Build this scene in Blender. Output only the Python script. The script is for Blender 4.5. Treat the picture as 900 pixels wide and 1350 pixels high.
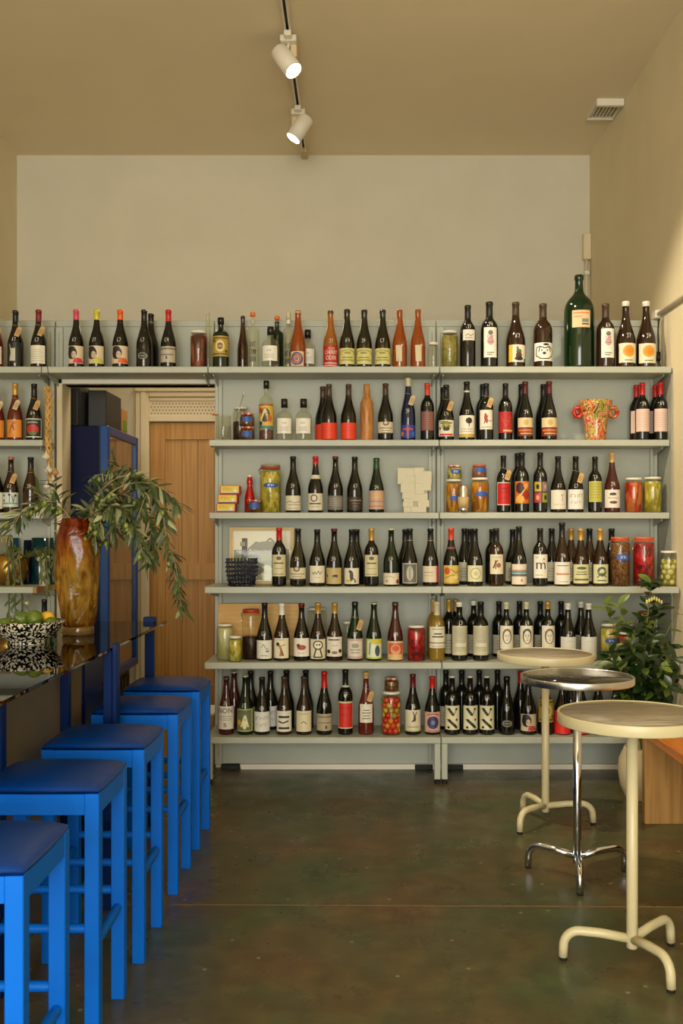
import bpy, math, random
from math import sin, cos, pi, sqrt
random.seed(7)
for o in list(bpy.data.objects): bpy.data.objects.remove(o)
SC = bpy.context.scene
COL = SC.collection
F = 1312.0; VX = 468.0; VY = 698.0; H0 = 1.35

# ---------------------------------------------------------------- camera
cd = bpy.data.cameras.new('camera'); cam = bpy.data.objects.new('camera', cd); COL.objects.link(cam)
cam.location = (0, 0, H0); cam.rotation_euler = (pi/2, 0, 0)
cd.sensor_fit = 'VERTICAL'; cd.sensor_height = 36; cd.sensor_width = 24; cd.lens = F/1350*36
cd.shift_x = -(VX-450)/1350; cd.shift_y = (VY-675)/1350
cd.clip_start = 0.05
SC.camera = cam

# ---------------------------------------------------------------- world, lights, exposure
w = bpy.data.worlds.new('world'); SC.world = w; w.use_nodes = True
w.node_tree.nodes['Background'].inputs[0].default_value = (1.0, .90, .74, 1)
w.node_tree.nodes['Background'].inputs[1].default_value = 0.5
def area(name, loc, rot, sx, sy, power, col):
    l = bpy.data.lights.new(name, 'AREA'); l.shape = 'RECTANGLE'; l.size = sx; l.size_y = sy
    l.energy = power; l.color = col
    o = bpy.data.objects.new(name, l); COL.objects.link(o); o.location = loc; o.rotation_euler = rot
    return o
WARM = (.93, .93, .85)
area('shopfront_daylight', (-.35, -4.56, 1.78), (pi/2, 0, 0), 3.3, 3.4, 465, WARM)
area('side_window_daylight', (-2.43, -1.7, 1.6), (pi/2, 0, -pi/2), 3.2, 1.8, 65, (1, .93, .76))
area('lobby_fill_light', (-1.0, 6.35, 2.9), (0, 0, 0), .5, .4, 6, (1, .88, .66))  # unseen fill light, added to brighten the lobby and its timber door
SC.view_settings.view_transform = 'Standard'; SC.view_settings.look = 'None'
SC.view_settings.gamma = 1; SC.view_settings.use_curve_mapping = False
SC.view_settings.exposure = 0.0

# ---------------------------------------------------------------- materials
def lin(c):
    r = []
    for v in c[:3]:
        v = v/255.0
        r.append(v/12.92 if v <= .04045 else ((v+.055)/1.055)**2.4)
    return (r[0], r[1], r[2], 1)
MATS = {}
def M(rgb, rough=.6, metal=0., spec=.5, coat=0., key=None):
    k = key or (tuple(rgb), rough, metal, spec, coat)
    if k in MATS: return MATS[k]
    m = bpy.data.materials.new('mat'); m.use_nodes = True
    b = m.node_tree.nodes['Principled BSDF']
    b.inputs['Base Color'].default_value = lin(rgb); b.inputs['Roughness'].default_value = rough
    b.inputs['Metallic'].default_value = metal; b.inputs['Specular IOR Level'].default_value = spec
    b.inputs['Coat Weight'].default_value = coat
    MATS[k] = m
    return m
def nodes(m):
    nt = m.node_tree; return nt, nt.nodes, nt.links, nt.nodes['Principled BSDF']
def noisy(key, stops, scale=5., detail=6., rough=.5, stretch=(1, 1, 1), metal=0., bump=0., bscale=None, vor=False, nrough=.5, coat=0., rrange=None, dist=0., spec=.5):
    """procedural material: ramp over noise (or voronoi) in object space"""
    if key in MATS: return MATS[key]
    m = bpy.data.materials.new(key); m.use_nodes = True; nt, N, L, b = nodes(m)
    tc = N.new('ShaderNodeTexCoord'); mp = N.new('ShaderNodeMapping'); mp.inputs['Scale'].default_value = stretch
    L.new(tc.outputs['Object'], mp.inputs[0])
    if vor:
        t = N.new('ShaderNodeTexVoronoi'); t.inputs['Scale'].default_value = scale; out = t.outputs['Color']
        L.new(mp.outputs[0], t.inputs['Vector'])
        sep = N.new('ShaderNodeSeparateColor'); L.new(out, sep.inputs[0]); out = sep.outputs[0]
    else:
        t = N.new('ShaderNodeTexNoise'); t.inputs['Scale'].default_value = scale; t.inputs['Detail'].default_value = detail
        t.inputs['Roughness'].default_value = nrough; t.inputs['Distortion'].default_value = dist
        L.new(mp.outputs[0], t.inputs['Vector']); out = t.outputs['Fac']
    cr = N.new('ShaderNodeValToRGB'); e = cr.color_ramp.elements
    e.remove(e[1]); e[0].position = stops[0][0]; e[0].color = lin(stops[0][1])
    for p, c in stops[1:]: q = e.new(p); q.color = lin(c)
    if vor: cr.color_ramp.interpolation = 'CONSTANT'
    L.new(out, cr.inputs[0]); L.new(cr.outputs[0], b.inputs['Base Color'])
    b.inputs['Roughness'].default_value = rough; b.inputs['Metallic'].default_value = metal
    b.inputs['Coat Weight'].default_value = coat; b.inputs['Specular IOR Level'].default_value = spec
    if rrange:
        t3 = N.new('ShaderNodeTexNoise'); t3.inputs['Scale'].default_value = 3; t3.inputs['Detail'].default_value = 5
        L.new(tc.outputs['Object'], t3.inputs['Vector'])
        mr = N.new('ShaderNodeMapRange'); mr.inputs[3].default_value = rrange[0]; mr.inputs[4].default_value = rrange[1]
        mr.inputs[1].default_value = .3; mr.inputs[2].default_value = .7
        L.new(t3.outputs['Fac'], mr.inputs[0]); L.new(mr.outputs[0], b.inputs['Roughness'])
    if bump:
        t2 = N.new('ShaderNodeTexNoise'); t2.inputs['Scale'].default_value = bscale or scale*3; t2.inputs['Detail'].default_value = 4
        L.new(mp.outputs[0], t2.inputs['Vector'])
        bp = N.new('ShaderNodeBump'); bp.inputs['Strength'].default_value = bump; bp.inputs['Distance'].default_value = .01
        L.new(t2.outputs['Fac'], bp.inputs['Height']); L.new(bp.outputs[0], b.inputs['Normal'])
    MATS[key] = m
    return m
def glassy(key, tint, gloss=.04, ior=1.45, opaque=0., body=(255, 255, 255)):
    """thin glass: tinted see-through plus fresnel reflection, optionally part filled with a body colour"""
    if key in MATS: return MATS[key]
    m = bpy.data.materials.new(key); m.use_nodes = True; nt, N, L, b = nodes(m); out = N['Material Output']
    tr = N.new('ShaderNodeBsdfTransparent'); tr.inputs[0].default_value = lin(tint)
    gl = N.new('ShaderNodeBsdfGlossy'); gl.inputs['Roughness'].default_value = gloss
    fr = N.new('ShaderNodeFresnel'); fr.inputs[0].default_value = ior
    ge = N.new('ShaderNodeNewGeometry'); sb = N.new('ShaderNodeMath'); sb.operation = 'SUBTRACT'; sb.inputs[0].default_value = 1; L.new(ge.outputs['Backfacing'], sb.inputs[1])
    mu = N.new('ShaderNodeMath'); mu.operation = 'MULTIPLY'; L.new(fr.outputs[0], mu.inputs[0]); L.new(sb.outputs[0], mu.inputs[1])
    mx = N.new('ShaderNodeMixShader'); L.new(mu.outputs[0], mx.inputs[0]); L.new(gl.outputs[0], mx.inputs[2])
    if opaque > 0:
        b.inputs['Base Color'].default_value = lin(body); b.inputs['Roughness'].default_value = .08
        m2 = N.new('ShaderNodeMixShader'); m2.inputs[0].default_value = opaque
        L.new(tr.outputs[0], m2.inputs[1]); L.new(b.outputs[0], m2.inputs[2]); L.new(m2.outputs[0], mx.inputs[1])
    else: L.new(tr.outputs[0], mx.inputs[1])
    L.new(mx.outputs[0], out.inputs[0])
    MATS[key] = m
    return m
def emis(rgb, s, key):
    if key in MATS: return MATS[key]
    m = bpy.data.materials.new(key); m.use_nodes = True; b = m.node_tree.nodes['Principled BSDF']
    b.inputs['Emission Color'].default_value = lin(rgb); b.inputs['Emission Strength'].default_value = s
    MATS[key] = m; return m

# ---------------------------------------------------------------- mesh builder
class MB:
    def __init__(s): s.v = []; s.f = []; s.m = []; s.s = []; s.mats = []
    def mi(s, mat):
        if mat not in s.mats: s.mats.append(mat)
        return s.mats.index(mat)
    def add(s, vs, fs, mat, smooth=False):
        o = len(s.v); s.v += [tuple(v) for v in vs]; k = s.mi(mat)
        for f in fs: s.f.append([i+o for i in f]); s.m.append(k); s.s.append(smooth)
        return s
    def box(s, x0, x1, y0, y1, z0, z1, mat, bev=0.):
        if bev <= 0:
            vs = [(x, y, z) for x in (x0, x1) for y in (y0, y1) for z in (z0, z1)]
            fs = [(0, 1, 3, 2), (4, 6, 7, 5), (0, 4, 5, 1), (2, 3, 7, 6), (0, 2, 6, 4), (1, 5, 7, 3)]
            return s.add(vs, fs, mat)
        b = bev; vs = []; idx = {}
        X = (x0, x1); Y = (y0, y1); Z = (z0, z1)
        for i in (0, 1):
            for j in (0, 1):
                for k in (0, 1):
                    sx = b if i == 0 else -b; sy = b if j == 0 else -b; sz = b if k == 0 else -b
                    for a, p in enumerate(((X[i], Y[j]+sy, Z[k]+sz), (X[i]+sx, Y[j], Z[k]+sz), (X[i]+sx, Y[j]+sy, Z[k]))):
                        idx[(i, j, k, a)] = len(vs); vs.append(p)
        fs = []
        for i in (0, 1): fs.append([idx[(i, j, k, 0)] for j, k in ((0, 0), (0, 1), (1, 1), (1, 0))][::(1 if i == 0 else -1)])
        for j in (0, 1): fs.append([idx[(i, j, k, 1)] for i, k in ((0, 0), (1, 0), (1, 1), (0, 1))][::(1 if j == 0 else -1)])
        for k in (0, 1): fs.append([idx[(i, j, k, 2)] for i, j in ((0, 0), (0, 1), (1, 1), (1, 0))][::(1 if k == 0 else -1)])
        for i in (0, 1):
            for j in (0, 1):
                fs.append([idx[(i, j, 0, 0)], idx[(i, j, 0, 1)], idx[(i, j, 1, 1)], idx[(i, j, 1, 0)]])
        for i in (0, 1):
            for k in (0, 1):
                fs.append([idx[(i, 0, k, 0)], idx[(i, 0, k, 2)], idx[(i, 1, k, 2)], idx[(i, 1, k, 0)]])
        for j in (0, 1):
            for k in (0, 1):
                fs.append([idx[(0, j, k, 1)], idx[(0, j, k, 2)], idx[(1, j, k, 2)], idx[(1, j, k, 1)]])
        for i in (0, 1):
            for j in (0, 1):
                for k in (0, 1): fs.append([idx[(i, j, k, a)] for a in (0, 1, 2)])
        return s.add(vs, fs, mat)
    def lathe(s, prof, mat, seg=24, c=(0, 0, 0), smooth=True, wob=None, sx=1, sy=1):
        vs = []; n = len(prof)
        for (r, z) in prof:
            for k in range(seg):
                a = 2*pi*k/seg; rr = max(r, 1e-5)
                if wob: rr *= wob(a, z)
                vs.append((c[0]+rr*cos(a)*sx, c[1]+rr*sin(a)*sy, c[2]+z))
        fs = []
        for i in range(n-1):
            for k in range(seg):
                k2 = (k+1) % seg
                fs.append((i*seg+k, i*seg+k2, (i+1)*seg+k2, (i+1)*seg+k))
        return s.add(vs, fs, mat, smooth)
    def tube(s, pts, r, mat, seg=8, caps=True, smooth=True):
        """pts list of 3-tuples, r a radius or a list"""
        n = len(pts); R = r if isinstance(r, (list, tuple)) else [r]*n
        vs = []; up = None
        for i in range(n):
            a = pts[max(i-1, 0)]; b = pts[min(i+1, n-1)]
            t = [b[j]-a[j] for j in range(3)]; l = sqrt(sum(q*q for q in t)) or 1; t = [q/l for q in t]
            if up is None: up = (0, 0, 1) if abs(t[2]) < .9 else (1, 0, 0)
            u = cross(t, up); l = sqrt(sum(q*q for q in u)) or 1; u = [q/l for q in u]; v = cross(u, t)
            up = v
            for k in range(seg):
                an = 2*pi*k/seg
                vs.append([pts[i][j]+R[i]*(cos(an)*u[j]+sin(an)*v[j]) for j in range(3)])
        fs = [(i*seg+k, i*seg+(k+1) % seg, (i+1)*seg+(k+1) % seg, (i+1)*seg+k) for i in range(n-1) for k in range(seg)]
        if caps: fs += [list(range(seg))[::-1], [(n-1)*seg+k for k in range(seg)]]
        return s.add(vs, fs, mat, smooth)
    def ball(s, c, r, mat, seg=12, rings=8, sc=(1, 1, 1)):
        pr = []
        vs = []; 
        for i in range(rings+1):
            ph = pi*i/rings
            for k in range(seg):
                a = 2*pi*k/seg
                vs.append((c[0]+r*sc[0]*max(sin(ph), 1e-4)*cos(a), c[1]+r*sc[1]*max(sin(ph), 1e-4)*sin(a), c[2]-r*sc[2]*cos(ph)))
        fs = [(i*seg+k, i*seg+(k+1) % seg, (i+1)*seg+(k+1) % seg, (i+1)*seg+k) for i in range(rings) for k in range(seg)]
        return s.add(vs, fs, mat, True)
    def build(s, name, parent=None, mats=None):
        me = bpy.data.meshes.new(name); me.from_pydata(s.v, [], s.f)
        for m in s.mats: me.materials.append(m)
        me.polygons.foreach_set('material_index', s.m); me.polygons.foreach_set('use_smooth', s.s)
        me.update()
        o = bpy.data.objects.new(name, me); COL.objects.link(o)
        if parent: o.parent = parent
        return o
def cross(a, b): return (a[1]*b[2]-a[2]*b[1], a[2]*b[0]-a[0]*b[2], a[0]*b[1]-a[1]*b[0])
def E(name, label, cat, loc=(0, 0, 0), rz=0, group=None):
    o = bpy.data.objects.new(name, None); COL.objects.link(o); o.location = loc; o.rotation_euler = (0, 0, rz)
    o.empty_display_size = .05
    return T(o, label, cat, group)
def T(o, label, cat, group=None):
    o['label'] = label; o['category'] = cat
    if group: o['group'] = group
    return o
def struct(name, mb, parent=None):
    o = mb.build(name, parent)
    if not parent: o['kind'] = 'structure'
    return o
def dup(root, loc, rz=None, label=None, group=None):
    r = root.copy(); COL.objects.link(r); r.location = loc
    if rz is not None: r.rotation_euler = (0, 0, rz)
    if label: r['label'] = label
    if group: r['group'] = group
    for ch in list(root.children):
        c = ch.copy(); COL.objects.link(c); c.parent = r
        for g in ch.children:
            d = g.copy(); COL.objects.link(d); d.parent = c
    return r
def PX(x, d): return (x-VX)/F*d
def PZ(y, d): return H0-(y-VY)/F*d

# ---------------------------------------------------------------- shared materials
WALL = noisy('wall_paint', [(.3, (206, 198, 176)), (.7, (211, 203, 182))], 3, 5, .8, bump=.15, bscale=60)
SIDE = noisy('side_wall_paint', [(.3, (218, 204, 170)), (.7, (226, 212, 178))], 2, 5, .8, bump=.2, bscale=40)
CEIL = noisy('ceiling_paint', [(.3, (229, 213, 180)), (.7, (233, 217, 184))], 2, 4, .85)
METAL = noisy('shelf_paint', [(.3, (170, 172, 156)), (.7, (176, 178, 162))], 6, 4, .45)
PANEL = noisy('panel_paint', [(.3, (164, 166, 152)), (.7, (170, 172, 158))], 4, 4, .5)
CREAM = M((222, 205, 170), .5)
WHITE = M((225, 218, 200), .5)
BLACK = M((14, 13, 12), .4)
RUB = M((20, 20, 20), .7)
BLUE = noisy('stool_blue', [(.3, (0, 98, 208)), (.7, (0, 104, 216))], 8, 3, .45, spec=.18)
LEATH = noisy('navy_leather', [(.3, (0, 54, 132)), (.7, (0, 60, 142))], 30, 4, .34, spec=.35, bump=.12, bscale=160)
NAVY = M((6, 26, 84), .35)
DOORW = noisy('door_timber', [(.2, (152, 100, 36)), (.5, (182, 128, 52)), (.8, (198, 148, 68))], 3, 6, .5, stretch=(18, 18, .6), dist=.4)
BENCHW = noisy('bench_timber', [(.2, (144, 100, 48)), (.5, (170, 124, 64)), (.8, (186, 142, 80))], 3, 6, .4, stretch=(14, 14, .8), dist=.5)
BENCHT = noisy('bench_seat_timber', [(.2, (168, 92, 26)), (.5, (200, 120, 40)), (.8, (214, 136, 54))], 3, 6, .35, stretch=(16, .8, 16), dist=.5)
CHROME = M((206, 210, 220), .10, 1.)
IVORY = M((202, 190, 150), .35)
def floor_mat():
    m = bpy.data.materials.new('polished_concrete'); m.use_nodes = True; nt, N, L, b = nodes(m)
    tc = N.new('ShaderNodeTexCoord')
    def noise(sc, det, lo, hi, c0, c1, ro=.55):
        t = N.new('ShaderNodeTexNoise'); t.inputs['Scale'].default_value = sc; t.inputs['Detail'].default_value = det
        t.inputs['Roughness'].default_value = ro
        L.new(tc.outputs['Object'], t.inputs['Vector'])
        r = N.new('ShaderNodeValToRGB'); r.color_ramp.elements[0].position = lo; r.color_ramp.elements[1].position = hi
        r.color_ramp.elements[0].color = c0; r.color_ramp.elements[1].color = c1
        L.new(t.outputs['Fac'], r.inputs[0]); return r
    a = noise(2.2, 8, .33, .68, lin((76, 88, 56)), lin((104, 82, 52)))
    c = noise(9, 6, .4, .7, (.72, .72, .72, 1), (1.3, 1.28, 1.22, 1), .65)
    mx = N.new('ShaderNodeMix'); mx.data_type = 'RGBA'; mx.blend_type = 'MULTIPLY'; mx.inputs[0].default_value = .8
    L.new(a.outputs[0], mx.inputs[6]); L.new(c.outputs[0], mx.inputs[7])
    v = N.new('ShaderNodeTexVoronoi'); v.voronoi_dimensions = '2D'; v.inputs['Scale'].default_value = 3.1; v.inputs['Randomness'].default_value = 1
    L.new(tc.outputs['Object'], v.inputs['Vector'])
    r = N.new('ShaderNodeValToRGB'); r.color_ramp.elements[0].position = .010; r.color_ramp.elements[1].position = .028
    r.color_ramp.elements[0].color = (1, 1, 1, 1); r.color_ramp.elements[1].color = (0, 0, 0, 1)
    L.new(v.outputs['Distance'], r.inputs[0])
    m2 = N.new('ShaderNodeMix'); m2.data_type = 'RGBA'; L.new(r.outputs[0], m2.inputs[0])
    L.new(mx.outputs[2], m2.inputs[6]); m2.inputs[7].default_value = lin((150, 140, 112))
    L.new(m2.outputs[2], b.inputs['Base Color'])
    q = noise(5, 5, .3, .7, (.22, .22, .22, 1), (.42, .42, .42, 1)); L.new(q.outputs[0], b.inputs['Roughness'])
    b.inputs['Specular IOR Level'].default_value = .4
    bp = N.new('ShaderNodeBump'); bp.inputs['Strength'].default_value = .06
    L.new(c.outputs[0], bp.inputs['Height']); L.new(bp.outputs[0], b.inputs['Normal'])
    return m
FLOOR = floor_mat()

# ---------------------------------------------------------------- room shell
XL, XR, YB, YF, ZC = -2.47, 1.712, 7.27, -4.6, 4.084
struct('floor', MB().box(XL-.1, XR+.1, YF-.1, YB+.1, -.1, 0, FLOOR))
struct('ceiling', MB().box(XL-.1, XR+.1, YF-.1, YB+.1, ZC, ZC+.1, CEIL))
wl = MB(); wl.box(XL-.1, XL, -.1, YB, 0, ZC, SIDE); wl.box(XL-.1, XL, YF-.1, -3.3, 0, ZC, SIDE)
wl.box(XL-.1, XL, -3.3, -.1, 0, .7, SIDE); wl.box(XL-.1, XL, -3.3, -.1, 2.5, ZC, SIDE); struct('wall_left', wl)
w2 = MB()
for yy in (-3.3, -1.7, -.15): w2.box(XL-.09, XL-.03, yy, yy+.05, .7, 2.5, BLACK)
w2.box(XL-.09, XL-.03, -3.3, -.1, .7, .75, BLACK); w2.box(XL-.09, XL-.03, -3.3, -.1, 2.45, 2.5, BLACK); struct('window_2', w2)
struct('wall_right', MB().box(XR, XR+.1, YF-.1, YB, 0, ZC, SIDE))
# shopfront wall behind the camera with its window opening
fw = MB(); wx0, wx1, wz0, wz1 = -2.1, 1.4, .04, 3.55
fw.box(XL, wx0, YF-.1, YF, 0, ZC, WALL); fw.box(wx1, XR, YF-.1, YF, 0, ZC, WALL)
fw.box(wx0, wx1, YF-.1, YF, 0, wz0, WALL); fw.box(wx0, wx1, YF-.1, YF, wz1, ZC, WALL)
struct('wall_front', fw)
wf = MB()
for i in range(4):
    x = wx0+(wx1-wx0-.05)*i/3; wf.box(x, x+.05, YF-.09, YF-.03, wz0, wz1, BLACK)
wf.box(wx0, wx1, YF-.09, YF-.03, wz0, wz0+.05, BLACK); wf.box(wx0, wx1, YF-.09, YF-.03, wz1-.05, wz1, BLACK)
wf.box(wx0, wx1, YF-.09, YF-.03, 2.3, 2.35, BLACK)
struct('window_1', wf)
# saw-cut joint in the slab
j = MB(); JM = M((150, 118, 82), .7)
j.add([(XL, 3.60, .0006), (XR, 3.545, .0006), (XR, 3.552, .0006), (XL, 3.608, .0006)], [(0, 1, 2, 3)], JM)
struct('trim_1', j)
# partition behind the shelving, with its doorway
DL, DR, PT = -1.66, -.79, 2.52
pw = MB(); pw.box(XL, DL, 5.65, 5.75, 0, PT, CREAM); pw.box(DR, XR, 5.65, 5.75, 0, PT, CREAM); pw.box(DL, DR, 5.65, 5.75, 2.17, PT, CREAM)
struct('wall_middle', pw)
tr = MB(); tr.box(DL-.02, DL+.012, 5.60, 5.77, 0, 2.2, CREAM, .003); tr.box(DL-.02, DR+.005, 5.60, 5.77, 2.17, 2.2, WHITE, .003)
struct('trim_2', tr)
# back wall with its timber door
LW = YB
lw = MB(); dx0, dx1, dzt = -1.50, -.68, 2.135
lw.box(XL-.1, dx0, LW, LW+.1, 0, ZC, WALL); lw.box(dx1, XR+.1, LW, LW+.1, 0, ZC, WALL); lw.box(dx0, dx1, LW, LW+.1, dzt, ZC, WALL)
struct('wall_back', lw)
d = MB(); d.box(dx0+.003, dx1-.003, LW+.012, LW+.05, .01, dzt-.004, DOORW)
sx = .115
for (a, b_, c, e) in ((dx0+.003, dx0+sx, .01, dzt-.004), (dx1-sx, dx1-.003, .01, dzt-.004), (dx0+sx, dx1-sx, dzt-.13, dzt-.004), (dx0+sx, dx1-sx, .01, .22), (dx0+sx, dx1-sx, .98, 1.10)):
    d.box(a, b_, LW-.004, LW+.012, c, e, DOORW, .003)
for k in range(1, 5):
    x = dx0+sx+(dx1-dx0-2*sx)*k/5
    d.box(x-.0015, x+.0015, LW+.0105, LW+.0125, .22, dzt-.13, M((110, 72, 34), .7))
door = struct('door_1', d)
hb = MB(); hb.tube([(dx1-.06, LW-.004, 1.03), (dx1-.06, LW-.05, 1.03), (dx1-.15, LW-.05, 1.03)], .009, CHROME)
hb.build('door_handle', door)
a = MB()
a.box(dx0-.10, dx0, LW-.03, LW, 0, dzt+.26, CREAM, .006); a.box(dx0-.06, dx0-.02, LW-.042, LW-.03, 0, dzt+.22, CREAM, .004)
a.box(dx0, dx1+.1, LW-.03, LW, dzt, dzt+.045, CREAM, .004)
a.box(dx0, dx1+.1, LW-.02, LW, dzt+.15, dzt+.18, CREAM, .004); a.box(dx0, dx1+.1, LW-.035, LW, dzt+.18, dzt+.215, CREAM, .004); a.box(dx0-.1, dx1+.1, LW-.05, LW, dzt+.215, dzt+.26, CREAM, .006)
struct('trim_3', a)
v = MB(); v.box(dx0, dx1, LW-.012, LW, dzt+.045, dzt+.15, CREAM)
for i in range(34):
    for jx in range(4):
        x = dx0+.015+i*.024+(jx % 2)*.012; z = dzt+.06+jx*.024
        if x > dx1-.01: continue
        v.box(x-.004, x+.004, LW-.0135, LW-.0115, z-.004, z+.004, M((96, 80, 56), .8))
T(v.build('transom_grille'), 'cream perforated vent grille above the timber door', 'vent')
# ceiling vent
vt = E('ceiling_vent', 'white louvred vent in the ceiling corner by the side wall', 'vent', (1.622, 6.455, ZC))
f = MB()
f.box(-.09, .085, -.145, -.115, -.045, 0, WHITE, .003); f.box(-.09, .085, .12, .145, -.025, 0, WHITE, .003)
f.box(-.09, -.075, -.115, .12, -.02, 0, WHITE); f.box(.07, .085, -.115, .12, -.02, 0, WHITE); f.box(-.075, .07, -.115, .12, -.004, 0, M((150, 135, 105), .8))
f.build('frame', vt)
for i in range(6): MB().box(-.07+i*.023, -.062+i*.023, -.115, .12, -.018, -.004, WHITE).build('louvre', vt)
# conduits
c = MB(); c.tube([(1.683, 7.245, 2.40), (1.683, 7.245, 3.31)], .014, CREAM); c.box(1.655, 1.711, 7.21, 7.27, 3.31, 3.50, CREAM, .006); c.box(1.665, 1.702, 7.22, 7.262, 3.2, 3.23, WHITE, .004)
T(c.build('conduit'), 'vertical conduit pipe in the corner above the large green bottle', 'pipe')
c = MB(); c.tube([(1.698, 5.60, 2.555), (1.698, 4.0, 2.555), (1.698, 1.5, 2.555)], .013, WHITE); c.box(1.68, 1.712, 5.57, 5.64, 2.535, 2.58, WHITE, .004)
T(c.build('wall_conduit'), 'cream conduit running along the side wall above the shelves', 'pipe')

# ---------------------------------------------------------------- shelving
BX = [-2.46, -1.69, -.793, .456, 1.705]
ROWZ = [2.228, 1.836, 1.442, 1.048, .650, .247]
ROWF = [5.36, 5.39, 5.39, 5.23, 5.23, 5.28]
PD = 5.62
def bay(name, label, x0, x1, rows, z0, xp=None, legs=True, endwood=False):
    e = E(name, label, 'shelves', (0, 0, 0), 0, 'grey metal shelving bays')
    xe = xp or x1
    p = MB(); p.box(x0+.003, xe-.003, PD, PD+.028, z0, 2.53, PANEL, .002)
    p.box(x0+.003, xe-.003, PD-.006, PD, 2.495, 2.53, PANEL, .002)
    p.build('back_panel', e)
    for xx in (x0+.003, x1-.045):
        u = MB(); u.box(xx, xx+.042, PD-.018, PD-.0065 if False else PD, z0, 2.49, METAL, .003)
        u.box(xx+.0195, xx+.0225, PD-.0185, PD-.0178, z0+.03, 2.46, M((120, 122, 110), .8))
        u.build('upright', e)
    for r in rows:
        z = ROWZ[r]; y = ROWF[r]
        sm = MB(); sm.box(x0+.002, x1-.002, y, PD-.02, z-.034, z, METAL, .003)
        so = sm.build('shelf', e)
        if endwood and r == 3:
            w = MB(); w.box(x1-.002, x1+.012, y+.01, PD-.02, z-.034, z, BENCHW); w.build('end_strip', so)
        for xx in (x0+.02, x1-.03):
            b = MB(); b.add([(xx, PD-.02, z-.035), (xx, y+.05, z-.035), (xx, y+.05, z-.045), (xx, PD-.02, z-.075),
                             (xx+.004, PD-.02, z-.035), (xx+.004, y+.05, z-.035), (xx+.004, y+.05, z-.045), (xx+.004, PD-.02, z-.075)],
                            [(0, 1, 2, 3), (7, 6, 5, 4), (0, 4, 5, 1), (1, 5, 6, 2), (2, 6, 7, 3), (3, 7, 4, 0)], METAL)
            b.build('bracket', so)
    if legs:
        y = ROWF[5]
        for xx in (x0+.003, x1-.035):
            l = MB(); l.box(xx, xx+.032, y+.004, y+.036, .022, ROWZ[5]-.034, METAL, .003)
            lo = l.build('leg', e)
            MB().lathe([(0, 0), (.016, 0), (.016, .012), (.008, .014), (.008, .024), (0, .024)], RUB, 12, (xx+.016, y+.02, 0)).build('foot', lo)
    return e
bay('shelving_bay', 'grey metal shelf bay with garlic braid hanging at its edge', BX[0], BX[1], range(6), .02, legs=False, endwood=True)
bay('shelving_bay', 'single grey shelf and panel bridging over the doorway', BX[1], BX[2], [0], 2.2, legs=False)
bay('shelving_bay', 'grey metal shelf bay directly beside the doorway, holding yellow tins', BX[2], BX[3], range(6), .028)
bay('shelving_bay', 'grey metal shelf bay against the side wall, holding the painted jug', BX[3], BX[4], range(6), .028, xp=1.710)
MB().box(1.7062, 1.7105, 5.365, PD, .028, 2.19, PANEL, .001).build('end_panel', bpy.data.objects['shelving_bay.003'])
k = MB(); k.box(BX[2]+.15, BX[4]-.1, 5.60, 5.648, 0, .028, WHITE); struct('baseboard_middle', k)
for xx, nm in ((BX[2]+.04, 'beside the doorway'), (BX[3]-.12, 'just before the centre legs'), (BX[3]+.05, 'just beyond the centre legs')):
    T(MB().box(xx, xx+.1, 5.585, 5.645, 0, .0275, RUB, .003).build('packer_block'), 'black packer block under the shelf back panel, '+nm, 'block')
# cable with inline switch at the end of the top shelf
c = MB(); c.tube([(1.70, 5.57, 2.53), (1.695, 5.565, 2.45), (1.698, 5.565, 2.40), (1.693, 5.555, 2.34)], .003, BLACK, 6)
c.tube([(1.693, 5.555, 2.34), (1.691, 5.55, 2.29)], .011, BLACK, 8); c.tube([(1.691, 5.55, 2.29), (1.69, 5.5, 2.25), (1.66, 5.5, 2.232)], .003, BLACK, 6)
T(c.build('power_cable'), 'black cable with inline switch hanging at the end of the top shelf', 'cable')
# ---------------------------------------------------------------- bench by the side wall
bn = E('bench', 'low solid timber bench with slab end against the side wall', 'bench', (0, 0, 0))
MB().box(1.325, 1.71, 2.75, 4.60, .395, .435, BENCHT, .004).build('seat', bn)
MB().box(1.325, 1.705, 4.555, 4.598, .0, .395, BENCHW, .003).build('end_panel', bn)
MB().box(1.345, 1.705, 2.80, 2.84, .0, .395, BENCHW, .003).build('end_panel', bn)
MB().box(1.665, 1.705, 2.84, 4.555, .1, .395, BENCHW, .003).build('rail', bn)

# ---------------------------------------------------------------- bar stools
st = E('bar_stool', '', 'stool', (0, 0, 0))
def cushion():
    m = MB(); n = 18; hw = .165; vs = []; fs = []
    def rc(u, v):  # square to rounded square
        return u*hw*(1-.035*v*v*abs(u)), v*hw*(1-.035*u*u*abs(v))
    for i in range(n+1):
        for j in range(n+1):
            u = -cos(pi*i/n); v = -cos(pi*j/n); x, y = rc(u, v)
            e = (1-u**6)*(1-v**6); dome = (1-u*u)*(1-v*v)
            vs.append((x, y, .006+.017*min(1, e)**.45+.011*dome))
    W = n+1
    for i in range(n):
        for j in range(n): fs.append((i*W+j, (i+1)*W+j, (i+1)*W+j+1, i*W+j+1))
    ring = [i*W for i in range(n+1)]+[n*W+j for j in range(1, n+1)]+[i*W+n for i in range(n-1, -1, -1)]+[j for j in range(n-1, 0, -1)]
    o = len(vs)
    for q in ring: vs.append((vs[q][0]*.985, vs[q][1]*.985, 0))
    L = len(ring)
    for q in range(L): fs.append((ring[q], o+q, o+(q+1) % L, ring[(q+1) % L])[::-1])
    fs.append([o+q for q in range(L)])
    m.add(vs, fs, LEATH, True); return m
SZ = .665
co = cushion().build('seat_cushion', st); co.location = (0, 0, SZ)
a = .16; t = .038
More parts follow.
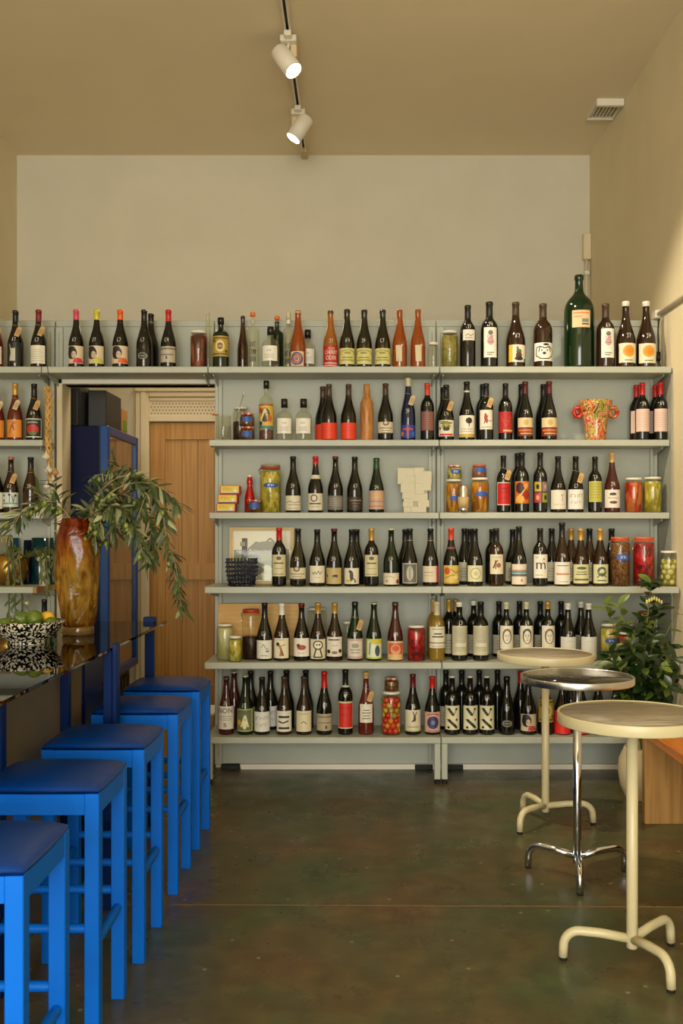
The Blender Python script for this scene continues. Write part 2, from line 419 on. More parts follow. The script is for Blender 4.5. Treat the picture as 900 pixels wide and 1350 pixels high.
for (sx, sy) in ((1, -1), (1, 1), (-1, -1), (-1, 1)):
    x0 = a-t if sx > 0 else -a; y0 = a-t if sy > 0 else -a
    MB().box(x0, x0+t, y0, y0+t, 0, SZ, BLUE, .002).build('leg', st)
fr = MB()
fr.box(-a+t, a-t, -a+.001, -a+.022, SZ-.055, SZ-.001, BLUE, .001); fr.box(-a+t, a-t, a-.022, a-.001, SZ-.055, SZ-.001, BLUE, .001)
fr.box(-a+.001, -a+.022, -a+t, a-t, SZ-.055, SZ-.001, BLUE, .001); fr.box(a-.022, a-.001, -a+t, a-t, SZ-.055, SZ-.001, BLUE, .001)
fr.build('seat_frame', st)
b = a-t/2; r_ = .0125
for p, q in (((-b, -b, .31), (b, -b, .31)), ((-b, b, .31), (b, b, .31)), ((-b, -b, .265), (-b, b, .265)), ((b, -b, .265), (b, b, .265))):
    n = 40; pts = [[p[i]+(q[i]-p[i])*k/n for i in range(3)] for k in range(n+1)]
    rope = (p[0] == q[0] and p[0] > 0)
    R = [r_+(.0022 if rope and 8 < k < 32 and k % 2 else 0) for k in range(n+1)]
    MB().tube(pts, R, BLUE, 10).build('rung', st)
names = ['nearest blue bar stool, its seat cut by the picture edge', 'blue bar stool second along the counter from the front', 'middle one of the five blue bar stools',
         'blue bar stool fourth along, just in front of the last', 'last blue bar stool, closest to the timber door']
SD = [1.965, 2.575, 3.09, 3.675, 4.19]
for i, y in enumerate(SD):
    o = st if i == 0 else dup(st, (0, 0, 0))
    o.location = (-.655-.16-(0.008 if i in (1,) else 0), y+.16, 0); o['label'] = names[i]; o['group'] = 'blue bar stools along the counter'
    if i == 0: o['label'] = 'blue bar stool at the front of the row, only partly in the frame'

# ---------------------------------------------------------------- cafe tables
def stone(key, dark):
    st_ = [(.32, (112, 100, 84)), (.47, (146, 134, 114)), (.66, (172, 160, 138))] if not dark else [(.3, (30, 28, 24)), (.7, (44, 40, 34))]
    return noisy(key, st_, 12, 8, .4 if not dark else .08, stretch=(.5, 3., 1), dist=1.2, nrough=.6)
def table(name, label, x, y, R, feet, metal, chrome):
    e = E(name, label, 'table', (x, y, 0), 0, 'tall round cafe tables')
    Z = .783
    tp = MB(); tp.lathe([(0, Z-.014), (R-.008, Z-.014), (R-.008, Z-.003), (0, Z-.003)], stone('dark_table_top', True) if chrome else stone('stone_table_top', False), 64); tp.build('tabletop', e)
    rm = MB(); h = .027 if chrome else .034
    rm.lathe([(R-.012, Z-h), (R-.001, Z-h), (R, Z-h+.002), (R, Z-.002), (R-.001, Z), (R-.007, Z), (R-.008, Z-.004), (R-.009, Z-.006), (R-.012, Z-.014), (R-.012, Z-h)], M((206, 206, 204), .24, 1.) if chrome else metal, 72); rm.build('rim', e)
    sp = MB(); sp.lathe([(0, Z-.032), (.07, Z-.032), (.07, Z-.014), (0, Z-.014)], metal, 24); sp.build('mounting_plate', e)
    pr = .0175 if not chrome else .0165
    MB().lathe([(0, .052), (pr*.8, .052), (pr, .056), (pr, Z-.03), (0, Z-.03)], metal, 20).build('pole', e)
    for (fx, fy) in feet:
        dx, dy = fx-x, fy-y; l = sqrt(dx*dx+dy*dy); ux, uy = dx/l, dy/l
        pts = [(ux*.012, uy*.012, .082)]
        L1 = l-.052
        pts.append((ux*L1*.6, uy*L1*.6, .092)); pts.append((ux*L1, uy*L1, .094))
        for k in range(1, 8):
            an = pi/2*k/7; pts.append((ux*(L1+.05*sin(an)), uy*(L1+.05*sin(an)), .044+.05*cos(an)))
        pts.append((ux*l, uy*l, .01))
        lo = MB().tube(pts, .0145, metal, 12).build('leg', e)
        MB().lathe([(0, 0), (.0125, 0), (.0125, .012), (0, .012)], RUB, 12, (ux*(l-.001), uy*(l-.001), 0)).build('rubber_foot', lo)
    return e
table('cafe_table', 'cream rimmed round cafe table closest to the timber bench', .858, 3.085, .228, [(.652, 3.125), (1.025, 3.234), (.922, 2.905)], IVORY, False)
table('cafe_table', 'chrome rimmed round cafe table with dark glossy top and chrome leg', .862, 3.865, .217, [(.69, 3.975), (1.066, 3.937), (.830, 3.675)], CHROME, True)
table('cafe_table', 'cream rimmed round cafe table set closest to the bottle shelves', .874, 4.574, .22, [(.73, 4.415), (.800, 4.748), (1.09, 4.557)], IVORY, False)

# ---------------------------------------------------------------- glass bar counter
CX = -.862; CZ = .93
ct = E('bar_counter', 'bar counter of smoked glass on navy blue steel posts', 'counter', (0, 0, 0))
SG = glassy('smoked_glass', (120, 112, 92), .015, 1.75)
MB().box(-1.62, CX, 1.9, 4.56, CZ-.01, CZ, SG, .001).build('glass_top', ct)
POSTB = M((0, 32, 88), .4, 0, .15)
for (x, y) in ((-.935, 4.535), (CX-.012, 3.55), (-1.035, 3.54), (-1.035, 2.88)):
    p = MB(); top = CZ-.0105
    p.box(x-.02, x+(.0118 if y == 3.55 else .02), y-.02, y+.02, 0, top, POSTB, .002)
    if y == 3.55: p.box(x+.014, x+.030, y-.028, y+.028, 0, CZ+.014, POSTB, .002)
    po = p.build('post', ct)
    if y > 4: MB().box(x-.026, x+.026, y-.026, y+.026, CZ-.03, CZ+.022, POSTB, .003).build('clamp', po)
GB = noisy('grey_board', [(.3, (92, 84, 64)), (.7, (108, 98, 74))], 3, 6, .4, dist=.5)
MB().box(-1.05, -1.04, 2.91, 3.51, .05, CZ-.012, GB).build('front_panel', ct)
MB().box(-1.05, -1.04, 1.9, 2.85, .05, CZ-.012, GB).build('front_panel', ct)
MB().box(-1.05, -1.04, 3.57, 3.78, .05, CZ-.012, M((104, 88, 58), .6)).build('front_panel', ct)
cbn = E('under_counter_cabinet', 'dark navy cabinet standing under the glass counter', 'cabinet', (0, 0, 0))
MB().box(-1.58, -1.04, 3.79, 4.13, .0, .88, NAVY, .004).build('body', cbn)
MB().box(-1.04, -1.034, 3.81, 4.11, .05, .86, M((2, 10, 60), .35, 0, .3), .002).build('door', cbn)
MB().tube([(-1.034, 4.07, .72), (-1.02, 4.07, .71), (-1.02, 4.07, .64), (-1.034, 4.07, .63)], .004, CHROME).build('handle', cbn)

# ---------------------------------------------------------------- display fridge in the lobby
fg = E('display_fridge', 'tall navy blue glass door fridge standing in the doorway', 'fridge', (0, 0, 0))
MB().box(-2.1, -1.494, 5.80, 6.62, .45, 1.955, M((0, 8, 50), .45, 0, .12), .004).build('body', fg)
MB().box(-2.1, -1.50, 5.80, 6.62, 0.02, .45, BLACK, .004).build('plinth', fg)
gr = MB()
for i in range(9): gr.box(-1.498, -1.488, 5.84+.085*i, 5.84+.085*i+.05, .12, .40, M((40, 36, 30), .5))
gr.build('grille', fg)
dr = MB(); y0, y1, z0, z1 = 5.795, 6.60, .46, 1.955; DB = M((0, 62, 128), .3, 0, .3)
dr.box(-1.487, -1.437, y0, y0+.05, z0, z1, DB, .004); dr.box(-1.487, -1.437, y1-.06, y1, z0, z1, DB, .004)
dr.box(-1.487, -1.437, y0+.05, y1-.06, z1-.05, z1, DB, .004); dr.box(-1.487, -1.437, y0+.05, y1-.06, z0, z0+.05, DB, .004)
do = dr.build('door', fg)
MB().box(-1.468, -1.452, y0+.05, y1-.06, z0+.05, z1-.05, M((20, 20, 20), .04, 0, 1.0, 1.0)).build('glass_pane', do)
MB().box(-1.494, -1.487, y0, y1, z0, z1, RUB).build('gasket', fg)
b = E('speaker', 'black speaker box on top of the blue fridge, tilted beside the jamb', 'box', (-1.71, 5.98, 1.955))
MB().box(-.10, .09, -.12, .12, 0, .255, BLACK, .01).build('body', b)
MB().box(-.08, .07, -.123, -.119, .02, .235, M((26, 25, 24), .8)).build('grille', b)
T(MB().box(-1.61, -1.50, 6.0, 6.38, 1.956, 2.19, M((24, 22, 20), .5), .004).build('storage_box'), 'black storage box in the middle of the fridge top', 'box')
cbx = MB(); cbx.box(-1.57, -1.505, 6.42, 6.58, 1.956, 2.13, M((176, 120, 60), .6), .003); cbx.box(-1.555, -1.52, 6.417, 6.4205, 2.0, 2.07, M((90, 130, 40), .6))
cbx.box(-1.506, -1.503, 6.45, 6.55, 1.99, 2.06, M((90, 130, 40), .6))
T(cbx.build('cardboard_carton'), 'small cardboard carton with green print at the far end of the fridge top', 'carton')
sb = MB(); sb.box(-1.2, -.82, 5.78, 6.05, 0, .27, M((168, 122, 66), .6), .003); sb.box(-1.2, -.82, 5.78, 6.05, .271, .283, WHITE, .002)
T(sb.build('storage_crate'), 'timber crate with white lid on the doorway floor', 'crate')

# ---------------------------------------------------------------- track lights
tk = E('track_rail', 'white ceiling track rail carrying the spotlights', 'light track', (0, 0, 0))
tx = -.366; r = MB(); r.box(tx-.018, tx-.008, 3.0, 7.2, ZC-.03, ZC, WHITE); r.box(tx+.008, tx+.018, 3.0, 7.2, ZC-.03, ZC, WHITE); r.box(tx-.008, tx+.008, 3.0, 7.2, ZC-.012, ZC, M((30, 26, 20), .6))
r.build('rail', tk); MB().box(tx-.024, tx+.024, 7.08, 7.22, ZC-.045, ZC, M((196, 176, 134), .6), .004).build('end_feed', tk)
def spot(label, y, yaw, pitch, ox, oz, power=60, size=1.2, blend=.5):
    e = E('track_spotlight', label, 'spotlight', (tx, y, ZC-.03), 0, 'white track spotlights')
    a = MB(); a.box(-.045, .045, -.07, .0, -.035, 0, WHITE, .005); a.box(-.02, .02, -.12, -.07, -.03, 0, WHITE, .004); a.build('adapter', e)
    MB().box(.008 if ox < 0 else -.045, .045 if ox < 0 else -.008, -.02, .1, -.10, -.03, M((214, 190, 150), .5), .004).build('driver_box', e)
    MB().tube([(0, -.03, -.03), (ox*.4, -.03, -.07), (ox, -.03, oz+.04)], .009, WHITE).build('stem', e)
    # head: a cylinder aimed along direction dv
    dv = (sin(yaw)*cos(pitch), -cos(yaw)*cos(pitch), -sin(pitch))
    h = MB(); Rr, Lh = .051, .165
    h.lathe([(0, -Lh/2), (Rr*.93, -Lh/2), (Rr, -Lh/2+.006), (Rr, Lh/2), (Rr-.004, Lh/2), (Rr-.006, Lh/2-.008), (0, Lh/2-.008)], WHITE, 32)
    ho = h.build('lamp_head', e)
    import mathutils
    q = mathutils.Vector(dv).to_track_quat('Z', 'Y'); ho.rotation_mode = 'QUATERNION'; ho.rotation_quaternion = q
    ho.location = (ox, -.03, oz)
    g = MB(); g.lathe([(0, Lh/2-.004), (Rr-.005, Lh/2-.004), (Rr-.005, Lh/2-.002), (0, Lh/2-.002)], emis((255, 236, 196), 14, 'lamp_lens'), 32); g.build('lens', ho)
    l = bpy.data.lights.new('spot', 'SPOT'); l.energy = power; l.color = (1, .86, .62); l.spot_size = size; l.spot_blend = blend; l.shadow_soft_size = .05
    lo = bpy.data.objects.new('spot_lamp', l); COL.objects.link(lo); lo.location = (tx+ox+dv[0]*.12, y-.03+dv[1]*.12, ZC-.03+oz+dv[2]*.12)
    lo.rotation_mode = 'QUATERNION'; lo.rotation_quaternion = mathutils.Vector((-dv[0], -dv[1], -dv[2])).to_track_quat('Z', 'Y')
spot('unseen track spotlight added ahead of the frame to brighten the side wall', 4.0, 1.85, .83, .01, -.13, 225, 1.12, .4)  # extra fixture out of view, added for the bright patch on the side wall
spot('white track spotlight nearer the camera, head tipped towards the side wall', 5.50, 1.03, .93, -.012, -.13)
spot('white track spotlight closer to the back wall, head tipped to the door side', 6.455, -1.38, 1.0, .01, -.115)

# ---------------------------------------------------------------- amber vase and olive branches
VXc, VYc = PX(103, 3.97), 3.97
def amber():
    m = bpy.data.materials.new('amber_glass'); m.use_nodes = True; nt, N, L, b = nodes(m)
    tc = N.new('ShaderNodeTexCoord'); sp = N.new('ShaderNodeSeparateXYZ'); L.new(tc.outputs['Object'], sp.inputs[0])
    n = N.new('ShaderNodeTexNoise'); n.inputs['Scale'].default_value = 9; n.inputs['Detail'].default_value = 2; n.inputs['Distortion'].default_value = 2.5
    L.new(tc.outputs['Object'], n.inputs['Vector'])
    ad = N.new('ShaderNodeMath'); ad.operation = 'MULTIPLY_ADD'; ad.inputs[1].default_value = .22; L.new(n.outputs['Fac'], ad.inputs[0]); L.new(sp.outputs[2], ad.inputs[2])
    cr = N.new('ShaderNodeValToRGB'); e = cr.color_ramp.elements
    e.remove(e[1]); e[0].position = .09; e[0].color = lin((140, 60, 20))
    for p, c in ((.17, (200, 152, 56)), (.34, (222, 180, 70)), (.44, (220, 150, 44)), (.52, (206, 82, 22)), (.59, (116, 26, 8))): q = e.new(p); q.color = lin(c)
    L.new(ad.outputs[0], cr.inputs[0])
    n2 = N.new('ShaderNodeTexNoise'); n2.inputs['Scale'].default_value = 7; n2.inputs['Detail'].default_value = 3; n2.inputs['Distortion'].default_value = 4
    mp = N.new('ShaderNodeMapping'); mp.inputs['Scale'].default_value = (1.6, 1.6, .55); L.new(tc.outputs['Object'], mp.inputs[0]); L.new(mp.outputs[0], n2.inputs['Vector'])
    c2 = N.new('ShaderNodeValToRGB'); c2.color_ramp.elements[0].position = .36; c2.color_ramp.elements[0].color = (.42, .30, .16, 1); c2.color_ramp.elements[1].position = .6; c2.color_ramp.elements[1].color = (1, 1, 1, 1)
    L.new(n2.outputs['Fac'], c2.inputs[0]); mm = N.new('ShaderNodeMix'); mm.data_type = 'RGBA'; mm.blend_type = 'MULTIPLY'; mm.inputs[0].default_value = 1
    L.new(cr.outputs[0], mm.inputs[6]); L.new(c2.outputs[0], mm.inputs[7])
    tr = N.new('ShaderNodeBsdfTransparent'); L.new(mm.outputs[2], tr.inputs[0])
    L.new(mm.outputs[2], b.inputs['Base Color']); b.inputs['Roughness'].default_value = .04; b.inputs['Coat Weight'].default_value = 1
    mx = N.new('ShaderNodeMixShader'); mx.inputs[0].default_value = .30
    L.new(tr.outputs[0], mx.inputs[1]); L.new(b.outputs[0], mx.inputs[2]); L.new(mx.outputs[0], N['Material Output'].inputs[0])
    bp = N.new('ShaderNodeBump'); bp.inputs['Strength'].default_value = .5; bp.inputs['Distance'].default_value = .02
    L.new(n.outputs['Fac'], bp.inputs['Height']); L.new(bp.outputs[0], b.inputs['Normal'])
    return m
AMB = amber()
ve = E('vase', 'tall twisted amber glass vase with olive branches on the counter', 'vase', (VXc, VYc, CZ))
pr = [(.001, .035), (.058, .035), (.064, .045), (.070, .08), (.076, .13), (.083, .20), (.0875, .28), (.087, .34), (.083, .39), (.075, .43), (.066, .452), (.063, .464)]
pr2 = []
for i in range(len(pr)-1):
    for k in range(4):
        t = k/4; pr2.append((pr[i][0]*(1-t)+pr[i+1][0]*t, pr[i][1]*(1-t)+pr[i+1][1]*t))
pr2.append(pr[-1]); pr2 += [(.058, .462), (.066, .43)]
vb = MB(); vb.lathe(pr2, AMB, 72, wob=lambda a, z: 1+(.05*sin(3*a+15*z)+.025*sin(5*a-22*z+1)+.02*sin(9*a+30*z))*min(1, z/.1)); vb.build('body', ve)
MB().lathe([(0, 0), (.057, 0), (.062, .006), (.06, .03), (.058, .036), (0, .036)], glassy('base_glass', (220, 205, 170), .03, 1.5, .25, (190, 150, 90)), 48, wob=lambda a, z: 1+.02*sin(4*a)).build('foot', ve)

LEAFA = noisy('olive_leaf_top', [(.3, (52, 66, 34)), (.7, (80, 92, 50))], 14, 3, .45)
LEAFB = noisy('olive_leaf_under', [(.3, (128, 130, 88)), (.7, (158, 154, 112))], 14, 3, .6)
TWIG = M((140, 120, 82), .7)
OLV = noisy('olive_skin', [(.3, (104, 116, 44)), (.7, (128, 138, 60))], 30, 3, .3)
def norm(a): l = sqrt(sum(q*q for q in a)) or 1; return [q/l for q in a]
def leaf(mb, p, d, L, W, mat, nrm, bend=.25, seg=6):
    d = norm(d); s = norm(cross(d, nrm)); n = cross(s, d)
    vs = []; fs = []
    for k in range(seg+1):
        t = k/seg; w = W*(sin(pi*min(1, t*.96+.02))**.8); c = [p[i]+d[i]*L*t-n[i]*bend*L*t*t for i in range(3)]
        vs += [[c[i]-s[i]*w*.5+n[i]*w*.12 for i in range(3)], c, [c[i]+s[i]*w*.5+n[i]*w*.12 for i in range(3)]]
    for k in range(seg):
        for q in (0, 1): fs.append((k*3+q, k*3+q+1, k*3+q+4, k*3+q+3))
    mb.add(vs, fs, mat, True)
def interp(P, n):
    out = []
    for i in range(len(P)-1):
        p0 = P[max(i-1, 0)]; p1 = P[i]; p2 = P[i+1]; p3 = P[min(i+2, len(P)-1)]
        for k in range(n):
            t = k/n
            out.append([.5*((2*p1[j])+(-p0[j]+p2[j])*t+(2*p0[j]-5*p1[j]+4*p2[j]-p3[j])*t*t+(-p0[j]+3*p1[j]-3*p2[j]+p3[j])*t**3) for j in range(3)])
    out.append(P[-1]); return out
def B3(x, y, d): return [PX(x, d), d, PZ(y, d)]
def branch(label, P, dens, olives, L=.062, side=0, twigs=3, seed=1):
    random.seed(seed)
    pts = interp(P, 7)
    e = E('olive_branch', label, 'branch', tuple(P[0]), 0, 'olive branches in the amber vase')
    o0 = P[0]; loc = lambda p: [p[i]-o0[i] for i in range(3)]
    stm = MB(); stm.tube([loc(p) for p in pts], [.0035*(1-.7*k/len(pts))+.0008 for k in range(len(pts))], TWIG, 6)
    lf = MB(); ol = []
    def along(q, dens, start):
        n = len(q)
        for k in range(start, n-1):
            t = norm([q[k+1][i]-q[k][i] for i in range(3)])
            for _ in range(dens):
                r = [random.gauss(0, 1) for _ in range(3)]; pe = norm(cross(t, r))
                d = [t[i]*.65+pe[i]*.9 for i in range(3)]; d[2] -= .35
                leaf(lf, loc(q[k]), d, L*random.uniform(.65, 1.25), L*random.uniform(.19, .29), LEAFA if random.random() < .76 else LEAFB, [random.gauss(0, .5), random.gauss(-.3, .5), 1], random.uniform(0, .3))
            if random.random() < olives and len(ol) < 14:
                ol.append([q[k][0]+random.uniform(-.015, .015), q[k][1]+random.uniform(-.03, .0), q[k][2]-.02])
        leaf(lf, loc(q[-1]), [q[-1][i]-q[-2][i] for i in range(3)], L, L*.2, LEAFA, [0, 0, 1])
    along(pts, dens, 3)
    n = len(pts)
    for w in range(twigs):
        k = int(n*(.25+.65*w/max(twigs, 1)))
        p = pts[k]; r = [random.uniform(-1, 1)*.09, random.uniform(-1, 1)*.07, random.uniform(-.15, .05)]
        tw = interp([p, [p[0]+r[0]*.5, p[1]+r[1]*.5, p[2]+r[2]*.3+.01], [p[0]+r[0], p[1]+r[1], p[2]+r[2]]], 4)
        stm.tube([loc(a) for a in tw], [.0016]*len(tw), TWIG, 5); along(tw, max(1, dens-1), 1)
    s = stm.build('stem', e); lf.build('leaves', e)
    for c in ol:
        MB().ball(loc(c), .0095, OLV, 10, 8, (1, 1, 1.3)).build('olive', e)
D = 3.97
branch('long olive branch arching over the doorway and drooping towards the counter corner', [B3(112, 760, D), B3(116, 690, D), B3(140, 640, D), B3(180, 628, D), B3(210, 668, D), B3(222, 720, D), B3(234, 772, D), B3(240, 806, D)], 3, .12, seed=3, twigs=4)
branch('olive branch reaching furthest up and out before the timber door', [B3(110, 760, D), B3(118, 692, D-.03), B3(146, 650, D-.05), B3(182, 636, D-.06), B3(215, 645, D-.06), B3(238, 668, D-.05)], 3, .05, seed=5, twigs=4)
branch('short dense olive branch curling over the vase rim', [B3(108, 760, D), B3(118, 696, D-.06), B3(136, 668, D-.1), B3(160, 672, D-.12), B3(178, 700, D-.12), B3(190, 735, D-.1)], 4, .25, seed=8, twigs=5)
branch('olive branch at the rear of the bunch, bushy in the middle', [B3(105, 760, D), B3(120, 690, D+.03), B3(150, 655, D+.06), B3(180, 660, D+.08), B3(205, 700, D+.06), B3(196, 745, D+.04)], 4, .12, seed=11, twigs=5)
branch('olive branch leaning the other way, over the fruit bowl', [B3(96, 760, D), B3(94, 692, D), B3(78, 668, D-.02), B3(54, 664, D-.04), B3(30, 676, D-.06), B3(10, 690, D-.06)], 2, .3, L=.068, seed=14, twigs=3)
branch('olive sprig standing upright before the garlic braid', [B3(100, 760, D), B3(92, 695, D), B3(76, 655, D), B3(68, 632, D)], 1, .05, seed=17, twigs=2)
branch('olive sprig at the centre of the vase, arching upward', [B3(108, 760, D), B3(116, 690, D), B3(130, 650, D+.02), B3(150, 628, D+.03), B3(175, 626, D+.03), B3(196, 640, D+.03)], 3, .15, seed=21, twigs=4)

# ---------------------------------------------------------------- fruit bowl
BC = (PX(36, 3.66), 3.66)
SPK = noisy('speckled_glaze', [(.515, (14, 14, 14)), (.525, (214, 206, 184))], 105, 3, .25, nrough=.5)
bw = E('fruit_bowl', 'black and white speckled bowl of limes and lemons on the counter', 'bowl', (BC[0], BC[1], CZ))
MB().lathe([(0, 0), (.064, 0), (.067, .004), (.066, .012), (.095, .030), (.118, .055), (.128, .074), (.133, .082), (.131, .085), (.124, .077), (.11, .054), (.085, .032), (.05, .018), (0, .016)], SPK, 56, wob=lambda a, z: 1+.008*sin(5*a)*z*12).build('body', bw)
LIME = noisy('lime_skin', [(.3, (62, 84, 20)), (.7, (98, 116, 34))], 18, 4, .3, bump=.2, bscale=300)
LEM = noisy('lemon_skin', [(.3, (214, 160, 30)), (.7, (226, 176, 44))], 18, 4, .35, bump=.2, bscale=300)
def fruit(name, lab, px_, py_, dd, r, mat, group, rot=0):
    p = B3(px_, py_, dd); e = E(name, lab, name, (p[0], p[1], p[2]), rot, group)
    m = MB(); m.lathe([(0, -r*1.12), (r*.12, -r*1.1), (r*.45, -r*.92), (r*.8, -r*.6), (r*.97, -r*.25), (r, 0), (r*.97, r*.25), (r*.8, r*.6), (r*.45, r*.92), (r*.15, r*1.08), (r*.1, r*1.16), (0, r*1.17)], mat, 22)
    o = m.build('flesh' if False else 'peel', e); o.rotation_euler = (random.uniform(-.3, .3), random.choice((-1, 1))*random.uniform(1.1, 1.5), 0)
    s = MB().lathe([(0, 0), (r*.12, 0), (r*.08, .003), (0, .003)], M((92, 96, 40), .7), 8, (0, 0, r*1.165)); so = s.build('stem_scar', o)
G = 'limes and lemons in the speckled bowl'
random.seed(4)
fruit('lime', 'lime at the outer end of the fruit bowl', 7, 825, 3.62, .030, LIME, G, .4)
fruit('lime', 'tall lime near the middle of the bowl, behind its front row', 29, 817, 3.66, .031, LIME, G, 1.0)
fruit('lime', 'largest and brightest lime heaped in the middle of the bowl', 45, 816, 3.65, .032, LIME, G, 2.0)
fruit('lemon', 'lemon topping the heap beside the vase', 62, 816, 3.71, .029, LEM, G, .8)
fruit('lime', 'lime resting before the lemon beside the vase', 67, 823, 3.66, .027, LIME, G, .2)
fruit('lime', 'half sunken lime in the front row below the bright lime', 48, 827, 3.60, .025, LIME, G, 2.6)
fruit('lemon', 'small lemon peeking over the rim beside the outer lime', 20, 829, 3.58, .022, LEM, G, 1.3)
fruit('lemon', 'small lemon peeking over the middle of the bowl rim', 33, 830, 3.58, .021, LEM, G, 2.2)

# ---------------------------------------------------------------- floor plant beside the bench
pt = E('potted_plant', 'tall green leafy plant in a beige pot between bench and shelves', 'plant', (1.44, 5.0, 0))
MB().lathe([(0, 0), (.075, 0), (.085, .01), (.108, .07), (.118, .14), (.112, .20), (.09, .25), (.084, .262), (.078, .258), (.08, .24), (0, .235)], M((196, 178, 140), .6), 40).build('pot', pt)
GL = noisy('plant_leaf', [(.3, (18, 34, 12)), (.7, (36, 58, 20))], 12, 3, .3)
GL2 = noisy('plant_leaf_light', [(.3, (70, 90, 26)), (.7, (106, 122, 42))], 12, 3, .35)
GST = M((98, 112, 44), .6)
st_m = MB(); lf = MB(); lf2 = MB()
random.seed(31)
def Q(x, y, d=5.0): p = B3(x, y, d); return [p[0]-1.44, p[1]-5.0, p[2]]
base = [0, 0, .24]
stems = [((858, 768, 4.95), 1), ((835, 830, 4.9), 0), ((808, 875, 4.85), 0), ((850, 850, 4.85), 0), ((880, 850, 4.9), 0), ((868, 800, 5.0), 0), ((890, 868, 4.8), 0), ((825, 855, 4.95), 0), ((802, 862, 4.9), 0), ((845, 900, 4.8), 0), ((870, 895, 4.75), 0), ((860, 870, 5.05), 0), ((884, 905, 4.7), 0), ((820, 905, 4.85), 0), ((852, 815, 5.0), 0), ((838, 880, 5.0), 0), ((895, 800, 5.0), 2), ((832, 850, 4.8), 0), ((862, 840, 4.85), 0), ((872, 880, 4.75), 0), ((848, 870, 4.75), 0), ((893, 890, 4.85), 0), ((815, 880, 4.8), 0), ((815, 795, 5.05), 3), ((796, 798, 5.05), 3)]
for (tp, kind) in stems:
    t = Q(*tp); mid = [base[0]+(t[0]-base[0])*.35, base[1]+(t[1]-base[1])*.35, base[2]+(t[2]-base[2])*.6]
    P = interp([base, mid, t], 10); st_m.tube(P, [.005*(1-.6*k/len(P)) for k in range(len(P))], GST, 6)
    tgt = lf2 if kind in (2, 3) else lf
    ml = GL2 if kind in (2, 3) else GL
    k0 = 5 if kind != 3 else 14
    for k in range(k0, len(P)):
        tt = norm([P[min(k+1, len(P)-1)][i]-P[max(k-1, 0)][i] for i in range(3)])
        for s in range(2 if kind != 3 else 1):
            if kind == 2 and (k % 3 or s): continue
            an = k*2.4+s*pi+random.uniform(-.4, .4); u = norm(cross(tt, [cos(an), sin(an), .2]))
            dd = [tt[i]*.55+u[i] for i in range(3)]
            leaf(tgt if random.random() < .85 else lf2, P[k], dd, random.uniform(.055, .085), random.uniform(.028, .04), ml if random.random() < .85 else GL2, [random.gauss(0, .4), -.6+random.gauss(0, .3), 1], random.uniform(0, .35), 6)
    if kind == 1:
        for q in range(16):
            an = q*2.4; leaf(lf, t, [cos(an), sin(an), random.uniform(-.5, .6)], .06, .032, GL, [0, -.4, 1], .3)
        for q in range(7):
            bx = t[0]-.03+.012*q; MB().ball((bx, t[1]-.03, t[2]-.075-.006*abs(q-3)), .007, M((222, 206, 120), .5), 8, 6, (.8, .8, 1.6)).build('flower_bud', pt)
st_m.build('stems', pt); lf.build('leaves', pt); o = lf2.build('young_growth', pt); o['label'] = 'pale green young leaves'; o['kind'] = 'stuff'
# ================================================================ things on the shelves
GLASS = {
 'blk': lambda: M((17, 16, 11), .07, 0, .55), 'grn': lambda: M((16, 30, 14), .07, 0, .55), 'brn': lambda: M((40, 22, 10), .07, 0, .55),
 'cgrn': lambda: glassy('green_glass', (40, 84, 30), .05, 1.5, .35, (20, 60, 24)), 'olv': lambda: glassy('olive_glass', (70, 66, 26), .05, 1.5, .45, (44, 40, 16)),
 'amb': lambda: glassy('brown_glass', (110, 60, 22), .05, 1.5, .5, (70, 36, 14)),
 'org': lambda: glassy('orange_wine', (226, 134, 50), .05, 1.5, .5, (168, 86, 22)), 'cid': lambda: glassy('cider', (226, 166, 86), .05, 1.5, .4, (190, 128, 50)),
 'ros': lambda: glassy('rose_wine', (170, 70, 50), .05, 1.5, .55, (120, 44, 34)), 'dros': lambda: glassy('dark_rose', (110, 40, 36), .05, 1.5, .6, (84, 30, 28)),
 'clr': lambda: glassy('clear_glass', (246, 246, 236), .04, 1.5, .05, (220, 216, 196)), 'wht': lambda: glassy('white_wine', (220, 196, 96), .05, 1.5, .35, (196, 164, 66)),
 'red': lambda: M((176, 22, 18), .12), 'nav': lambda: M((20, 28, 60), .08)}
